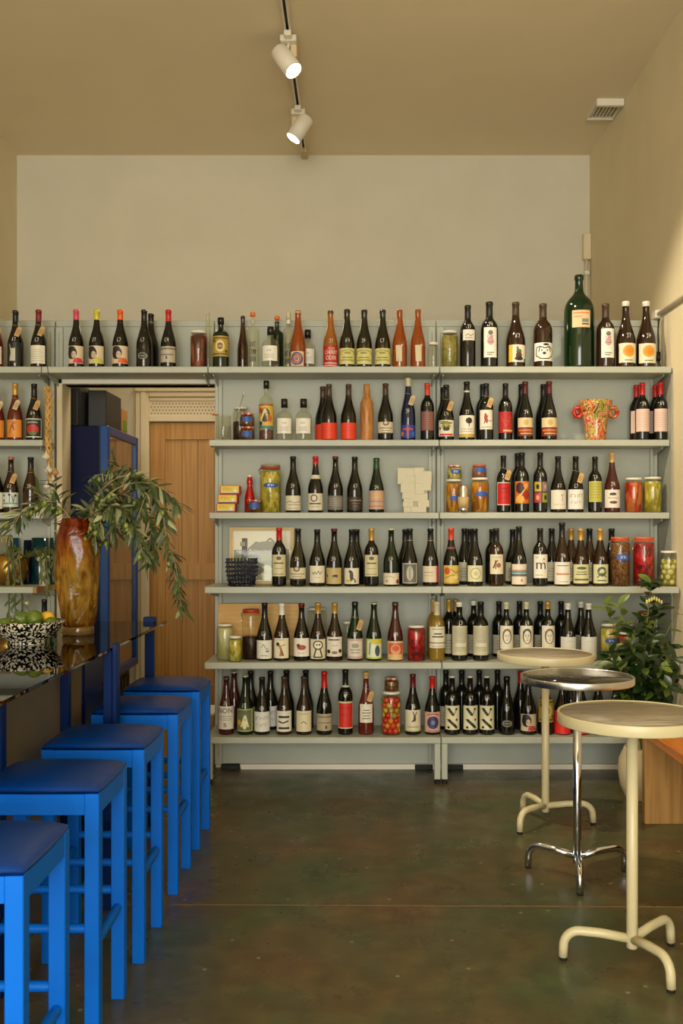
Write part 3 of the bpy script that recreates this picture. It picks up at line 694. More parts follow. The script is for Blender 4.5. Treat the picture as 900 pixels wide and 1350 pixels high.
PROF = {
 'bur': [(0, .006), (.86, 0), (.97, .010), (1, .03), (1, .37), (.985, .42), (.93, .475), (.82, .535), (.68, .60), (.55, .66), (.45, .72), (.385, .775), (.355, .83), (.34, .955), (.385, .96), (.385, .985), (.33, 1), (0, 1)],
 'bor': [(0, .006), (.88, 0), (.98, .010), (1, .03), (1, .56), (.985, .60), (.92, .645), (.77, .69), (.58, .725), (.44, .755), (.385, .79), (.37, .95), (.41, .955), (.41, .985), (.36, 1), (0, 1)],
 'cha': [(0, .006), (.86, 0), (.97, .010), (1, .03), (1, .36), (.98, .42), (.92, .48), (.80, .55), (.66, .62), (.54, .69), (.45, .76), (.39, .84), (.36, .93), (.40, .94), (.41, .965), (.38, .972), (.40, .98), (.39, 1), (0, 1)],
 'gin': [(0, .006), (.90, 0), (.99, .012), (1, .03), (1, .50), (.97, .57), (.88, .63), (.70, .675), (.46, .70), (.36, .72), (.33, .80), (.36, .82), (.36, .84), (0, .84)],
 'liq': [(0, .006), (.90, 0), (.99, .012), (1, .03), (1, .62), (.98, .66), (.88, .70), (.62, .73), (.40, .75), (.33, .78), (.32, .87), (.37, .88), (.37, .90), (0, .90)],
 'mag': [(0, .006), (.90, 0), (.985, .010), (1, .03), (1, .58), (.985, .63), (.93, .675), (.80, .72), (.60, .76), (.42, .79), (.31, .82), (.275, .86), (.265, .94), (.31, .95), (.31, .985), (.28, 1), (0, 1)],
 'fla': [(0, .006), (.90, 0), (.99, .012), (1, .03), (1, .36), (.90, .45), (.72, .56), (.55, .66), (.48, .72), (.56, .77), (.60, .82), (.52, .88), (.44, .91), (.46, .94), (.44, .97), (0, .97)],
}
def prof_r(shape, t):
    P = PROF[shape]
    for i in range(1, len(P)):
        if P[i][1] >= t and i > 1:
            a, b = P[i-1], P[i]
            if b[1] == a[1]: return b[0]
            return a[0]+(b[0]-a[0])*(t-a[1])/(b[1]-a[1])
    return P[-2][0]
# ---- lettering as mesh, cached
GLY = {}
def glyphs(txt):
    if txt in GLY: return GLY[txt]
    c = bpy.data.curves.new('t', 'FONT'); c.body = txt; c.resolution_u = 2; c.align_x = 'CENTER'
    o = bpy.data.objects.new('t', c); COL.objects.link(o)
    me = bpy.data.meshes.new_from_object(o.evaluated_get(bpy.context.evaluated_depsgraph_get()))
    vs = [tuple(v.co) for v in me.vertices]; fs = [tuple(p.vertices) for p in me.polygons]
    bpy.data.objects.remove(o); bpy.data.curves.remove(c); bpy.data.meshes.remove(me)
    x0 = min(v[0] for v in vs); x1 = max(v[0] for v in vs); y0 = min(v[1] for v in vs); y1 = max(v[1] for v in vs)
    vs = [((v[0]-x0)/(x1-x0)-.5, (v[1]-y0)/(y1-y0)) for v in vs]
    GLY[txt] = (vs, fs); return GLY[txt]
def draw(mb, items, P, base=.0004, gloss=.5):
    """items in label space u -1..1, v 0..1; P(u, v, off) -> point"""
    off = base
    A_, B_, C_ = P(-.1, .5, 0), P(.1, .5, 0), P(0, 0, 0); D_ = P(0, 1, 0)
    su = sqrt(sum((A_[i]-B_[i])**2 for i in range(3)))/.2; sv = sqrt(sum((C_[i]-D_[i])**2 for i in range(3)))
    for it in items:
        k = it[0]; off += .00015
        if k == 'r':
            _, u0, v0, u1, v1, c = it; n = max(1, int(abs(u1-u0)*9)); vs = []; fs = []
            for i in range(n+1):
                u = u0+(u1-u0)*i/n; vs += [P(u, v0, off), P(u, v1, off)]
            for i in range(n): fs.append((2*i, 2*i+2, 2*i+3, 2*i+1))
            mb.add(vs, fs, M(c, gloss), True)
        elif k == 'e':
            _, u, v, ru, rv, c = it; n = 10; vs = []
            for i in range(n+1):
                a = pi*i/n; uu = u-ru*cos(a); hv_ = max(rv*sin(a), 1e-4); vs += [P(uu, v-hv_, off), P(uu, v+hv_, off)]
            mb.add(vs, [(2*i, 2*i+2, 2*i+3, 2*i+1) for i in range(n)], M(c, gloss), True)
        elif k == 'o':   # ring
            _, u, v, ru, rv, w, c = it; n = 20; vs = []
            for i in range(n):
                a = 2*pi*i/n; vs += [P(u+ru*cos(a), v+rv*sin(a), off), P(u+ru*(1-w)*cos(a), v+rv*(1-w)*sin(a), off)]
            mb.add(vs, [(2*i, 2*((i+1) % n), 2*((i+1) % n)+1, 2*i+1) for i in range(n)], M(c, gloss), True)
        elif k == 't':
            _, s, u, v, wd, h, c = it; g, fs = glyphs(s)
            mb.add([P(u+x*wd, v+y*h, off+.0006) for x, y in g], fs, M(c, gloss))
        elif k == 'l':   # poly line, width in v units
            _, pts, wd, c = it
            for i in range(len(pts)-1):
                (a, b), (c2, d) = pts[i], pts[i+1]; dx, dy = (c2-a)*su, (d-b)*sv; l = sqrt(dx*dx+dy*dy) or 1; hw_ = wd*max(sv, su)*.55; nx, ny = -dy/l*hw_/su, dx/l*hw_/sv
                vs = []; kk = int(abs(c2-a)*9)+1
                for q in range(kk+1):
                    uu = a+(c2-a)*q/kk; vv = b+(d-b)*q/kk
                    vs += [P(uu-nx, vv-ny, off), P(uu, vv, off), P(uu+nx, vv+ny, off)]
                mb.add(vs, [(3*q+w2, 3*q+3+w2, 3*q+4+w2, 3*q+1+w2) for q in range(kk) for w2 in (0, 1)], M(c, gloss))
        elif k == 's':   # a line of small unreadable marks
            _, u, v, wd, h, n, c = it; rs = random.Random(int((u+2)*100+v*977+n))
            for i in range(n):
                x = u-wd/2+wd*(i+.5)/n; q = wd/n*.36; t_ = rs.randrange(4)
                L_ = [[(x-q, v), (x-q, v+h), (x+q, v+h)], [(x, v), (x, v+h)], [(x-q, v+h), (x, v), (x+q, v+h)], [(x-q, v+h), (x+q, v+h*.5), (x-q, v)]][t_]
                draw(mb, [('l', L_, max(.012, h*.10), c)], P, off, gloss)
K = (34, 30, 26); IV = (226, 218, 196); WH = (232, 226, 212); GR = (120, 112, 98)
def lines(v0, v1, n, c=GR, w=.6, u=0):
    return [('r', u-w*(1-.25*(i % 2)), v0+(v1-v0)*i/n, u+w*(1-.25*(i % 2)), v0+(v1-v0)*i/n+.35*(v1-v0)/n, c) for i in range(n)]
def port(acc):
    return [('e', -.25, .60, .52, .36, (30, 24, 20)), ('e', -.05, .50, .24, .20, (196, 176, 148)), ('r', -.40, .42, -.2, .62, (30, 24, 20)), ('e', -.3, .86, .40, .12, (44, 36, 30)),
            ('e', -.12, .53, .05, .02, K), ('e', .08, .53, .05, .02, K), ('r', -.06, .40, .08, .415, (150, 60, 50)), ('e', .35, .17, .42, .15, acc), ('r', -.1, .04, .9, .14, acc), ('l', [(-.4, .3), (.3, .3)], .02, (90, 80, 70))]
def face(c=(80, 72, 60)):
    return [('e', 0, .55, .56, .33, (92, 82, 66)), ('e', 0, .52, .40, .27, IV), ('l', [(-.5, .7), (-.2, .84), (.2, .84), (.5, .7)], .05, c), ('e', -.16, .57, .07, .02, K), ('e', .16, .57, .07, .02, K),
            ('l', [(-.24, .62), (-.06, .62)], .012, K), ('l', [(.06, .62), (.24, .62)], .012, K), ('l', [(.0, .56), (-.04, .47), (.04, .46)], .012, c), ('r', -.12, .38, .12, .40, (120, 70, 60))]
LB = {  # key: (low, high, half angle, paper, drawing)
 'pk': (.07, .37, 1.35, (214, 192, 160), port((208, 40, 66))), 'ye': (.07, .37, 1.35, (214, 192, 160), port((198, 190, 50))), 'or': (.07, .37, 1.35, (214, 192, 160), port((222, 96, 30))),
 'pr': (.07, .37, 1.2, (206, 184, 150), port((196, 60, 60))),
 'script': (.08, .44, 1.1, (24, 22, 20), [('s', -.1, .1, .5, .6, 6, (190, 184, 168)), ('l', [(-.5, .1), (-.3, .5), (-.5, .9)], .03, (190, 184, 168))]),
 'plain': (.07, .38, 1.1, IV, lines(.12, .85, 6, (190, 180, 158), .7)), 'white': (.07, .40, 1.2, WH, lines(.55, .75, 2, GR, .5)+lines(.1, .25, 2, (180, 172, 154), .6)),
 'oval': (.14, .26, .8, (24, 22, 18), [('o', 0, .5, .8, .45, .22, (150, 142, 120)), ('r', -.5, .42, .5, .58, (130, 124, 104))]),
 'greyband': (.09, .36, 1.35, (184, 172, 148), [('r', -1, .8, 1, .92, (120, 110, 90)), ('r', -.06, .2, .06, .4, K), ('r', -.7, .45, .7, .52, (110, 100, 84))]),
 'gold': (.22, .62, 1.3, (178, 146, 62), [('r', -.85, .08, .85, .14, (90, 60, 20)), ('r', -.85, .86, .85, .92, (90, 60, 20)), ('e', 0, .5, .45, .28, (220, 200, 130)), ('e', 0, .5, .28, .17, (120, 84, 30)), ('e', -.6, .75, .15, .08, (70, 70, 30)), ('e', .6, .25, .15, .08, (70, 70, 30)), ('s', 0, .44, .5, .1, 5, (236, 220, 170))]),
 'clearscript': None,
 'gin': (.16, .52, 1.0, WH, [('s', 0, .62, .5, .14, 3, (90, 88, 80))]+lines(.2, .5, 3, (170, 166, 152), .6)),
 'swirl': (.03, .28, 1.0, (222, 196, 160), [('o', 0, .5, .85, .46, .3, (52, 74, 130)), ('o', 0, .5, .55, .3, .4, (196, 70, 60)), ('e', 0, .5, .25, .14, (60, 120, 130)), ('l', [(-.7, .2), (0, .5), (.7, .85)], .04, (200, 90, 70))]),
 'cider': (.02, .38, 1.35, (178, 30, 28), [('s', 0, .82, .7, .1, 4, IV), ('t', 'CHERRY', 0, .58, 1.3, .2, IV), ('t', 'CIDER', 0, .32, 1.1, .2, IV), ('r', -.7, .14, .7, .18, IV), ('r', -.9, .04, .9, .07, IV)]),
 'arch': (.06, .33, 1.4, (206, 198, 120), [('l', [(-.9, .60), (-.6, .80), (0, .88), (.6, .80), (.9, .60)], .035, (110, 110, 60)), ('e', 0, .70, .3, .08, (150, 140, 70)), ('r', -.7, .22, .7, .27, (110, 106, 60)), ('r', -.5, .38, .5, .43, (90, 90, 50))]),
 'sm': (.43, .60, .85, WH, [('l', [(-.6, .4), (-.2, .6), (.2, .4), (.6, .6)], .05, K), ('r', -.6, .2, .5, .26, GR)]),
 'tall': (.15, .60, .8, WH, [('e', 0, .82, .35, .08, (110, 104, 96)), ('e', 0, .55, .45, .14, (196, 150, 150)), ('r', -.5, .50, .5, .52, (150, 90, 100)), ('s', 0, .66, .9, .07, 5, (170, 100, 110)), ('r', -.5, .15, .5, .18, GR), ('r', -.5, .08, .2, .11, GR)]),
 'dog2': (.08, .34, 1.0, IV, [('r', -1, 0, -.55, 1, (206, 176, 40)), ('e', .1, .62, .3, .14, (60, 120, 60)), ('e', .1, .38, .34, .2, (90, 50, 30)), ('e', .1, .2, .45, .12, K), ('e', -.05, .8, .12, .1, (190, 60, 50)), ('r', .7, 0, 1, .2, (60, 120, 120))]),
 'dog': (.10, .38, 1.3, WH, [('l', [(-.75, .3), (-.7, .75), (-.4, .8), (0, .7), (.4, .8), (.75, .6), (.7, .3), (.3, .12), (-.3, .12), (-.75, .3)], .05, K), ('l', [(-.4, .8), (-.5, .5)], .05, K), ('l', [(.35, .75), (.5, .5)], .05, K), ('e', -.05, .42, .14, .08, K), ('e', -.25, .58, .06, .05, K), ('e', .18, .58, .06, .05, K), ('e', .1, .9, .25, .06, K)]),
 'magl': (.42, .60, .62, (216, 184, 140), [('r', -.9, .8, .9, .88, (206, 120, 80)), ('r', .05, .3, .8, .5, (110, 130, 120)), ('r', .05, .15, .8, .24, (60, 80, 84)), ('r', -.8, .6, .0, .66, (196, 120, 90))]),
 'sun': (.07, .36, 1.1, (224, 214, 182), [('e', 0, .60, .58, .30, (212, 150, 36)), ('e', 0, .60, .35, .18, (222, 130, 24)), ('r', -.4, .1, .4, .15, GR)]),
 'circ': (.05, .38, 1.25, (40, 52, 40), [('r', -1, 0, 1, .05, IV), ('r', -1, .95, 1, 1, IV), ('r', -1, 0, -.9, 1, IV), ('r', .9, 0, 1, 1, IV), ('e', 0, .42, .62, .27, (190, 44, 34)), ('r', -.6, .76, .5, .84, (150, 150, 130)), ('e', 0, .22, .4, .1, (90, 110, 60))]),
 'orl': (.05, .36, 1.25, (222, 140, 50), [('l', [(-.3, .2), (-.1, .7), (.2, .4), (0, .8), (.3, .8)], .05, (140, 76, 24)), ('r', -.5, .85, .5, .88, (150, 80, 30))]),
 'cart': (.10, .36, 1.3, (206, 212, 200), [('r', -.9, .2, .9, .3, (130, 150, 140)), ('s', .2, .3, .7, .5, 2, (80, 110, 110)), ('e', -.6, .8, .12, .08, K), ('e', -.6, .45, .12, .08, K), ('e', .6, .8, .12, .08, K), ('e', 0, .85, .12, .08, K)]),
 'red1': (.02, .31, 1.45, (224, 62, 30), [('r', -.7, .5, .7, .53, (206, 48, 22))]), 'colr': (.20, .60, 1.3, (214, 170, 60), [('r', -1, 0, 1, .1, (60, 130, 120)), ('e', 0, .55, .5, .3, (50, 60, 60)), ('l', [(-.5, .3), (0, .8), (.4, .3)], .09, (226, 200, 130)), ('e', -.55, .75, .2, .12, (180, 60, 40)), ('e', .5, .4, .25, .14, (190, 90, 40)), ('e', -.5, .2, .2, .1, (40, 60, 90)), ('r', -.9, .93, .9, 1, (150, 90, 40))]),
 'crest': (.11, .32, 1.4, (216, 202, 168), [('e', 0, .90, .28, .22, (90, 60, 46)), ('e', 0, .92, .18, .14, (200, 180, 150)), ('r', -.7, .45, .7, .52, (120, 108, 90)), ('r', -1, 0, 1, .10, (60, 56, 46)), ('r', -.5, .25, .5, .3, GR)]),
 'blue': (.04, .24, 1.3, (28, 66, 150), [('r', -.1, .1, .1, .9, (190, 60, 50)), ('r', -.6, .6, .6, .75, (190, 70, 50)), ('e', -.6, .3, .2, .2, (200, 120, 60)), ('e', .6, .3, .2, .2, (60, 110, 190))]),
 'rust': (.17, .50, 1.1, (134, 84, 74), [('r', -.9, .5+.12*i, .9, .52+.12*i, (160, 110, 96)) for i in range(-3, 4)]),
 'hat': (.07, .36, 1.2, (226, 218, 196), [('e', 0, .62, .5, .22, (170, 150, 60)), ('e', 0, .82, .7, .07, (110, 110, 40)), ('e', 0, .45, .35, .12, K), ('r', -.75, .04, .75, .16, (206, 60, 30)), ('e', -.2, .6, .08, .06, K), ('e', .2, .6, .08, .06, K), ('e', -.7, .5, .12, .1, (60, 90, 70)), ('r', -.9, .9, .2, .94, (80, 110, 60))]),
 'tree': (.05, .42, 1.35, (228, 220, 200), [('r', -1, 0, 1, .15, (190, 160, 70)), ('e', .15, .76, .32, .14, K), ('r', .12, .5, .2, .7, K), ('s', 0, .34, 1.4, .06, 8, GR), ('r', -.7, .25, .7, .27, GR)]),
 'fig': (.19, .53, 1.0, IV, [('e', -.1, .62, .2, .22, (170, 50, 44)), ('e', .05, .45, .16, .14, (150, 60, 50)), ('l', [(-.3, .3), (-.1, .5), (.2, .7)], .05, (150, 50, 40)), ('r', .2, .42, .8, .45, GR), ('r', -.7, .1, .7, .13, GR)]),
 'redl': (.13, .50, 1.25, (172, 32, 30), [('l', [(-.6, .8), (0, .3), (.6, .8)], .02, (206, 90, 70)), ('r', -.3, .06, .9, .14, (210, 180, 120)), ('r', -.5, .55, .5, .57, (200, 80, 60))]),
 'halfr': (.07, .38, 1.3, (214, 196, 150), [('r', -1, 0, 1, .48, (120, 40, 28)), ('e', 0, .74, .25, .16, (196, 160, 90)), ('r', -.8, .25, .8, .38, (190, 110, 60)), ('r', -.6, .1, .8, .18, (206, 150, 70))]),
 'pink': (.15, .54, 1.25, (218, 188, 172), [('r', -.7, .2+.1*i, .7, .215+.1*i, (200, 166, 152)) for i in range(7)]),
 'bcream': (.04, .30, 1.4, (216, 206, 178), [('l', [(-.7, .5), (-.3, .62), (.1, .5), (.8, .6)], .03, K), ('r', -.4, .35, .7, .39, GR), ('r', -.6, .12, .6, .15, GR)]),
 'rhone': (.04, .34, 1.3, (216, 206, 178), [('o', -.1, .72, .35, .22, .3, (70, 62, 50)), ('r', -.6, .36, .6, .43, K), ('r', -.4, .2, .4, .23, GR)]),
 'grey': (.05, .30, 1.3, (116, 112, 100), [('r', -.8, .3+.12*i, .8, .33+.12*i, (170, 164, 146)) for i in range(5)]),
 'dark': (.04, .28, 1.3, (50, 36, 26), [('r', -.6, .7, .6, .78, (150, 120, 96)), ('r', -.4, .5, .4, .55, (120, 96, 80)), ('e', 0, .3, .3, .12, (80, 60, 44))]),
 'pinkl': (.06, .40, 1.35, (200, 160, 140), [('e', 0, .72, .6, .12, (214, 176, 110)), ('s', 0, .68, 1.0, .12, 5, (180, 90, 70)), ('r', -.7, .4, .7, .44, (160, 110, 96)), ('r', -.8, .12, .8, .2, (180, 130, 116))]),
 'redb': (.13, .53, 1.2, (190, 22, 18), [('r', -1, 0, 1, .03, IV), ('r', -1, .97, 1, 1, IV), ('r', -1, 0, -.92, 1, IV), ('r', .92, 0, 1, 1, IV), ('r', -.6, .55, .6, .58, (140, 16, 14)), ('r', -.4, .7, .4, .75, (140, 16, 14)), ('r', -.5, .3, .5, .32, (140, 16, 14))]),
 'flame': (.15, .52, 1.2, (200, 110, 40), [('e', -.3, .7, .5, .25, (60, 26, 20)), ('e', .4, .4, .5, .22, (160, 40, 24)), ('e', -.3, .2, .5, .18, (222, 160, 60)), ('e', .4, .8, .3, .12, (226, 150, 70)), ('l', [(-.8, .1), (0, .5), (.8, .95)], .05, (226, 180, 90))]),
 'quad': (.16, .52, 1.2, (60, 44, 36), [('r', -.92, .53, -.06, .97, (186, 160, 50)), ('r', .06, .53, .92, .97, (150, 120, 130)), ('r', -.92, .03, -.06, .47, (176, 50, 70)), ('r', .06, .03, .92, .47, (150, 150, 50)), ('e', -.48, .75, .2, .12, K), ('e', .48, .75, .2, .12, (190, 170, 120)), ('e', -.48, .25, .2, .12, (220, 150, 90)), ('e', .48, .25, .2, .12, K)]),
 'sketch': (.06, .40, 1.3, (226, 216, 198), [('l', [(.2, .8), (.3, .6), (.2, .5), (.4, .4)], .02, GR), ('s', 0, .18, 1.3, .09, 6, (160, 150, 132)), ('r', .1, .72, .5, .74, GR)]),
 'gday': (.06, .41, 1.35, (228, 224, 214), [('s', 0, .60, 1.5, .16, 6, (60, 56, 52)), ('s', 0, .26, 1.1, .13, 4, (90, 86, 80))]),
 'yg': (.19, .56, 1.15, (186, 178, 76), [('r', -.7, .2+.13*i, .7, .23+.13*i, (150, 144, 60)) for i in range(6)]),
 'pics': (.08, .38, 1.25, (228, 218, 200), [('e', 0, .76, .35, .08, (80, 60, 50)), ('e', .05, .30, .4, .08, (80, 60, 50)), ('r', -.5, .52, .5, .55, (150, 110, 100)), ('l', [(-.3, .7), (0, .8), (.3, .72)], .03, K)]),
 'chat': (.17, .54, 1.15, (208, 196, 152), [('e', 0, .84, .3, .09, (90, 80, 60)), ('r', -.6, .58, .6, .64, (90, 80, 60)), ('r', -.5, .35, .5, .37, GR), ('r', -.7, .08, .7, .11, GR)]),
 'bird': (.04, .32, 1.15, (222, 212, 186), [('e', .0, .5, .2, .32, K), ('e', -.15, .78, .16, .1, K), ('l', [(.1, .4), (.5, .15), (.3, .1)], .06, K), ('e', -.35, .2, .3, .08, (200, 180, 50)), ('l', [(-.1, .2), (-.1, .05)], .03, K)]),
 'scrib': (.06, .36, 1.15, (222, 212, 186), [('l', [(-.6, .6), (-.4, .5), (-.3, .65), (-.1, .5), (.1, .7), (.3, .5), (.5, .68)], .03, K), ('r', -.3, .3, .3, .32, GR)]),
 'horse': (.04, .32, 1.2, (186, 164, 108), [('e', .2, .5, .3, .07, K), ('r', -.05, .35, 0, .5, K), ('r', .38, .35, .43, .5, K), ('e', -.7, .5, .08, .12, K)]),
 'low': (.03, .23, 1.35, (222, 208, 178), [('l', [(-.7, .6), (-.2, .75), (.3, .6)], .03, GR), ('e', .7, .25, .2, .2, (130, 50, 46)), ('e', -.4, .3, .1, .08, GR)]),
 'engr': (.05, .40, 1.1, (196, 190, 172), [('r', -.8, .04, .8, .96, (110, 106, 96)), ('e', 0, .5, .4, .35, (190, 184, 166)), ('r', -.1, .2, .1, .8, (90, 86, 78))]),
 'pstr': (.07, .35, 1.3, (216, 200, 172), [('r', .58, 0, 1, 1, (196, 40, 100)), ('r', -.7, .6, .2, .63, GR), ('r', -.7, .4, .2, .42, GR)]),
 'ylw': (.04, .36, 1.35, (206, 176, 84), [('e', -.55, .7, .3, .2, (190, 80, 40)), ('l', [(-.2, .8), (.3, .6), (.8, .7)], .03, (60, 60, 40)), ('l', [(-.8, .3), (0, .5), (.8, .2)], .03, (120, 60, 40)), ('r', -1, 0, 1, .06, (150, 110, 50)), ('e', .3, .35, .3, .1, (220, 200, 130))]),
 'wreath': (.08, .36, 1.15, (214, 208, 168), [('o', 0, .5, .6, .36, .12, (130, 130, 90)), ('e', 0, .5, .2, .14, (190, 180, 130))]),
 'cat': (.21, .55, 1.05, (222, 208, 178), [('e', -.2, .5, .15, .25, (170, 110, 50)), ('e', .2, .45, .3, .12, (150, 110, 70)), ('l', [(-.5, .3), (-.2, .6), (.1, .7)], .05, K), ('r', -.6, .85, .6, .87, GR)]),
 'sea': (.03, .37, 1.2, (222, 208, 184), [('r', -1, .55, 1, .66, (90, 150, 160)), ('r', -1, .40, 1, .52, (90, 96, 96)), ('r', -1, .66, 1, .72, (190, 130, 110)), ('e', .2, .2, .12, .06, (190, 120, 110))]),
 'm': (.14, .55, 1.15, (230, 222, 204), [('t', 'm', 0, .38, 1.1, .28, K), ('e', .35, .8, .1, .05, (190, 110, 80)), ('r', -.7, .12, .2, .14, GR), ('r', -.7, .86, -.3, .88, GR)]),
 'wor': (.03, .38, 1.3, (228, 220, 204), [('r', -.7, .42, .7, .5, (200, 140, 100)), ('r', -.6, .82, .6, .86, GR), ('r', -.4, .1, .5, .13, (180, 150, 120))]),
 'gpr': (.05, .38, 1.2, (208, 202, 152), [('e', 0, .8, .5, .08, (80, 90, 50)), ('r', -.6, .45, .6, .5, (90, 90, 60)), ('r', -.5, .58, .5, .62, (90, 90, 60)), ('r', -.8, .15, .8, .24, (90, 90, 60))]),
 'gtr': (.05, .38, 1.2, (210, 204, 160), [('o', 0, .62, .5, .26, .5, (70, 84, 50)), ('l', [(-.5, .3), (0, .55), (.5, .3)], .05, (70, 84, 50)), ('r', -.5, .12, .5, .18, (80, 84, 60))]),
 'bhand': (.04, .36, 1.25, (226, 220, 200), [('l', [(-.2, .6), (.0, .8), (.3, .5), (.5, .55)], .04, (120, 150, 170)), ('e', .4, .4, .2, .06, (120, 150, 170)), ('r', -.3, .15, .4, .18, GR)]),
 'walk': (.05, .40, 1.15, (226, 216, 186), [('e', -.3, .7, .2, .10, (60, 46, 34)), ('l', [(-.1, .65), (.1, .4), (0, .1)], .10, (170, 110, 50)), ('l', [(.1, .4), (.3, .12)], .09, (120, 70, 40)), ('l', [(-.1, .55), (.5, .7)], .05, (196, 140, 60)), ('r', -.4, .9, .5, .93, (190, 150, 60))]),
 'rdog': (.08, .40, 1.35, (230, 222, 206), [('e', 0, .5, .42, .14, (160, 70, 44)), ('e', -.3, .6, .18, .1, (120, 50, 34)), ('r', -.3, .18, .3, .2, GR)]),
 'key': (.04, .38, 1.2, (218, 206, 176), [('e', 0, .70, .55, .24, K), ('e', 0, .70, .42, .18, IV), ('l', [(-.2, .5), (-.45, .08), (.45, .08), (.2, .5)], .06, K), ('e', -.1, .72, .08, .05, K), ('e', .15, .72, .08, .05, K)]),
 'city': (.08, .42, 1.2, (226, 216, 194), [('r', -.6, .82, .6, .88, K), ('e', -.6, .25, .25, .1, K), ('e', .1, .2, .3, .08, GR), ('e', .7, .28, .2, .1, K), ('r', -.2, .55, .4, .57, GR)]),
 'lilac': (.04, .38, 1.3, (196, 162, 162), [('r', -.78, .12, .78, .9, (214, 204, 184)), ('e', 0, .65, .35, .12, (150, 150, 130)), ('r', -.4, .28, .4, .32, GR), ('r', -.5, .42, .5, .46, GR)]),
 'pine': (.04, .38, 1.35, (196, 206, 80), [('r', -.75, .08, .75, .92, (216, 220, 190)), ('e', .3, .4, .25, .28, (60, 80, 90)), ('e', .2, .85, .6, .13, (206, 190, 50)), ('l', [(-.5, .2), (-.4, .8)], .06, (110, 130, 120))]),
 'stamp': (.02, .34, 1.35, (220, 186, 130), [('r', -.75, .12, .75, .9, (206, 90, 60)), ('e', 0, .55, .5, .28, (226, 160, 110)), ('e', 0, .62, .3, .16, (206, 80, 54)), ('r', -.75, .12, .75, .3, (220, 180, 120))]),
 'ww': (.22, .58, 1.25, (222, 216, 188), [('r', -1, .22, 1, .26, (60, 60, 50)), ('r', -.6, .5, .6, .56, (70, 50, 50)), ('r', -.4, .64, .4, .70, (70, 50, 50)), ('r', -.6, .88, .6, .91, GR), ('r', -.7, .08, .7, .1, GR)]),
 'manus': (.10, .60, 1.3, (196, 190, 160), [('r', -.8, .14+.06*i, .8, .16+.06*i, (160, 154, 128)) for i in range(14)]+[('e', 0, .78, .5, .13, (176, 170, 140)), ('r', -.55, .28, .55, .42, (206, 200, 172))]),
 'face': (.20, .60, 1.25, IV, face()), 'facew': (.20, .60, 1.25, IV, face((150, 110, 60))), 'blankw': (.02, .42, 1.35, (214, 210, 196), [('r', -.3, .8, .3, .82, (190, 184, 168))]),
 'non': (.10, .50, 1.35, (228, 220, 206), [('t', 'NON', 0, .70, 1.5, .22, K), ('t', '5', .0, .10, .3, .16, K), ('r', -.7, .55, .7, .57, GR), ('r', -.7, .47, .7, .485, GR), ('r', -.7, .40, .7, .415, GR)]),
 'tent': (.06, .44, 1.35, (180, 184, 100), [('r', -.75, .05, .75, .95, (110, 116, 80)), ('l', [(-.3, .2), (.1, .72)], .07, (236, 224, 170)), ('l', [(.4, .2), (.1, .72)], .07, (236, 224, 170)), ('e', .05, .3, .2, .2, (240, 230, 190)), ('e', -.5, .4, .2, .12, (206, 180, 60)), ('s', 0, .80, 1.1, .1, 5, (40, 44, 30))]),
 'blktx': (.06, .42, 1.2, (226, 216, 194), [('r', -.6, .66, .6, .76, K), ('l', [(-.6, .5), (-.1, .42), (.5, .52)], .06, K), ('r', -.6, .12, .6, .22, K)]),
 'plaincr': (.06, .42, 1.2, (222, 208, 170), [('l', [(-.3, .4), (0, .5), (.3, .38)], .03, K), ('r', -.5, .85, .5, .87, GR)]),
 'redcap': (.07, .34, 1.35, (176, 160, 126), [('r', -.8, .78, .8, .86, (120, 108, 80)), ('r', -.6, .45, .7, .5, (110, 98, 76)), ('r', .05, .12, .2, .3, K)]),
 'redbx': (.10, .52, 1.25, (214, 196, 150), [('r', -.85, .04, .85, .94, (206, 40, 26)), ('r', -.6, .75, .6, .78, (160, 24, 18)), ('r', -.6, .5, .6, .52, (160, 24, 18))]),
 'rab': (.06, .42, 1.35, (216, 206, 170), [('e', .15, .62, .12, .16, (80, 70, 50)), ('l', [(.1, .75), (.0, .92)], .04, K), ('l', [(.2, .75), (.35, .9)], .04, K), ('l', [(-.1, .45), (.2, .6)], .05, K), ('r', -.6, .2, .6, .23, GR), ('r', -1, 0, 1, .06, (190, 180, 110))]),
 'vinyl': (.05, .40, 1.35, (212, 164, 142), [('e', 0, .48, .58, .32, (54, 54, 96)), ('e', 0, .48, .2, .11, (120, 120, 160)), ('l', [(-.6, .85), (0, .92), (.6, .85)], .05, (170, 60, 50)), ('r', -.5, .04, .5, .08, (120, 80, 70))]),
 'vn': (.09, .50, 1.2, (220, 212, 170), []), 'redw': (.02, .42, 1.45, (226, 44, 34), [('r', -.6, .5, .6, .53, (200, 30, 24))]),
 'sheet': (.2, .5, .9, IV, lines(.2, .8, 4)), 'sideb': (.06, .40, 1.2, (186, 178, 150), lines(.2, .8, 4, (150, 142, 118))),
}
# the V over N label, strokes with serifs
vn = LB['vn'][4]
vn += [('l', [(-.45, .88), (.1, .60)], .10, K), ('r', -.62, .86, -.25, .90, K), ('e', .42, .86, .14, .05, K), ('l', [(.42, .86), (.1, .58)], .025, K),
       ('l', [(-.45, .42), (.45, .10)], .10, K), ('r', -.62, .40, -.25, .44, K), ('e', .45, .42, .12, .05, K), ('e', -.45, .10, .14, .05, K), ('r', .3, .06, .6, .10, K)]
CAPS = {'k': (22, 20, 18), 'dr': (120, 20, 20), 'r': (190, 26, 22), 'pk': (206, 70, 96), 'ye': (206, 190, 50), 'or': (232, 92, 24), 'w': (226, 220, 204), 'wn': (206, 196, 158), 'g': (196, 150, 66), 'cu': (190, 110, 80),
        'br': (70, 50, 34), 'wine': (96, 24, 26), 'cork': (196, 158, 92), 'gr': (30, 70, 30), 'or2': (224, 110, 40), 'cr': (200, 188, 150), 'rb': (200, 60, 34)}
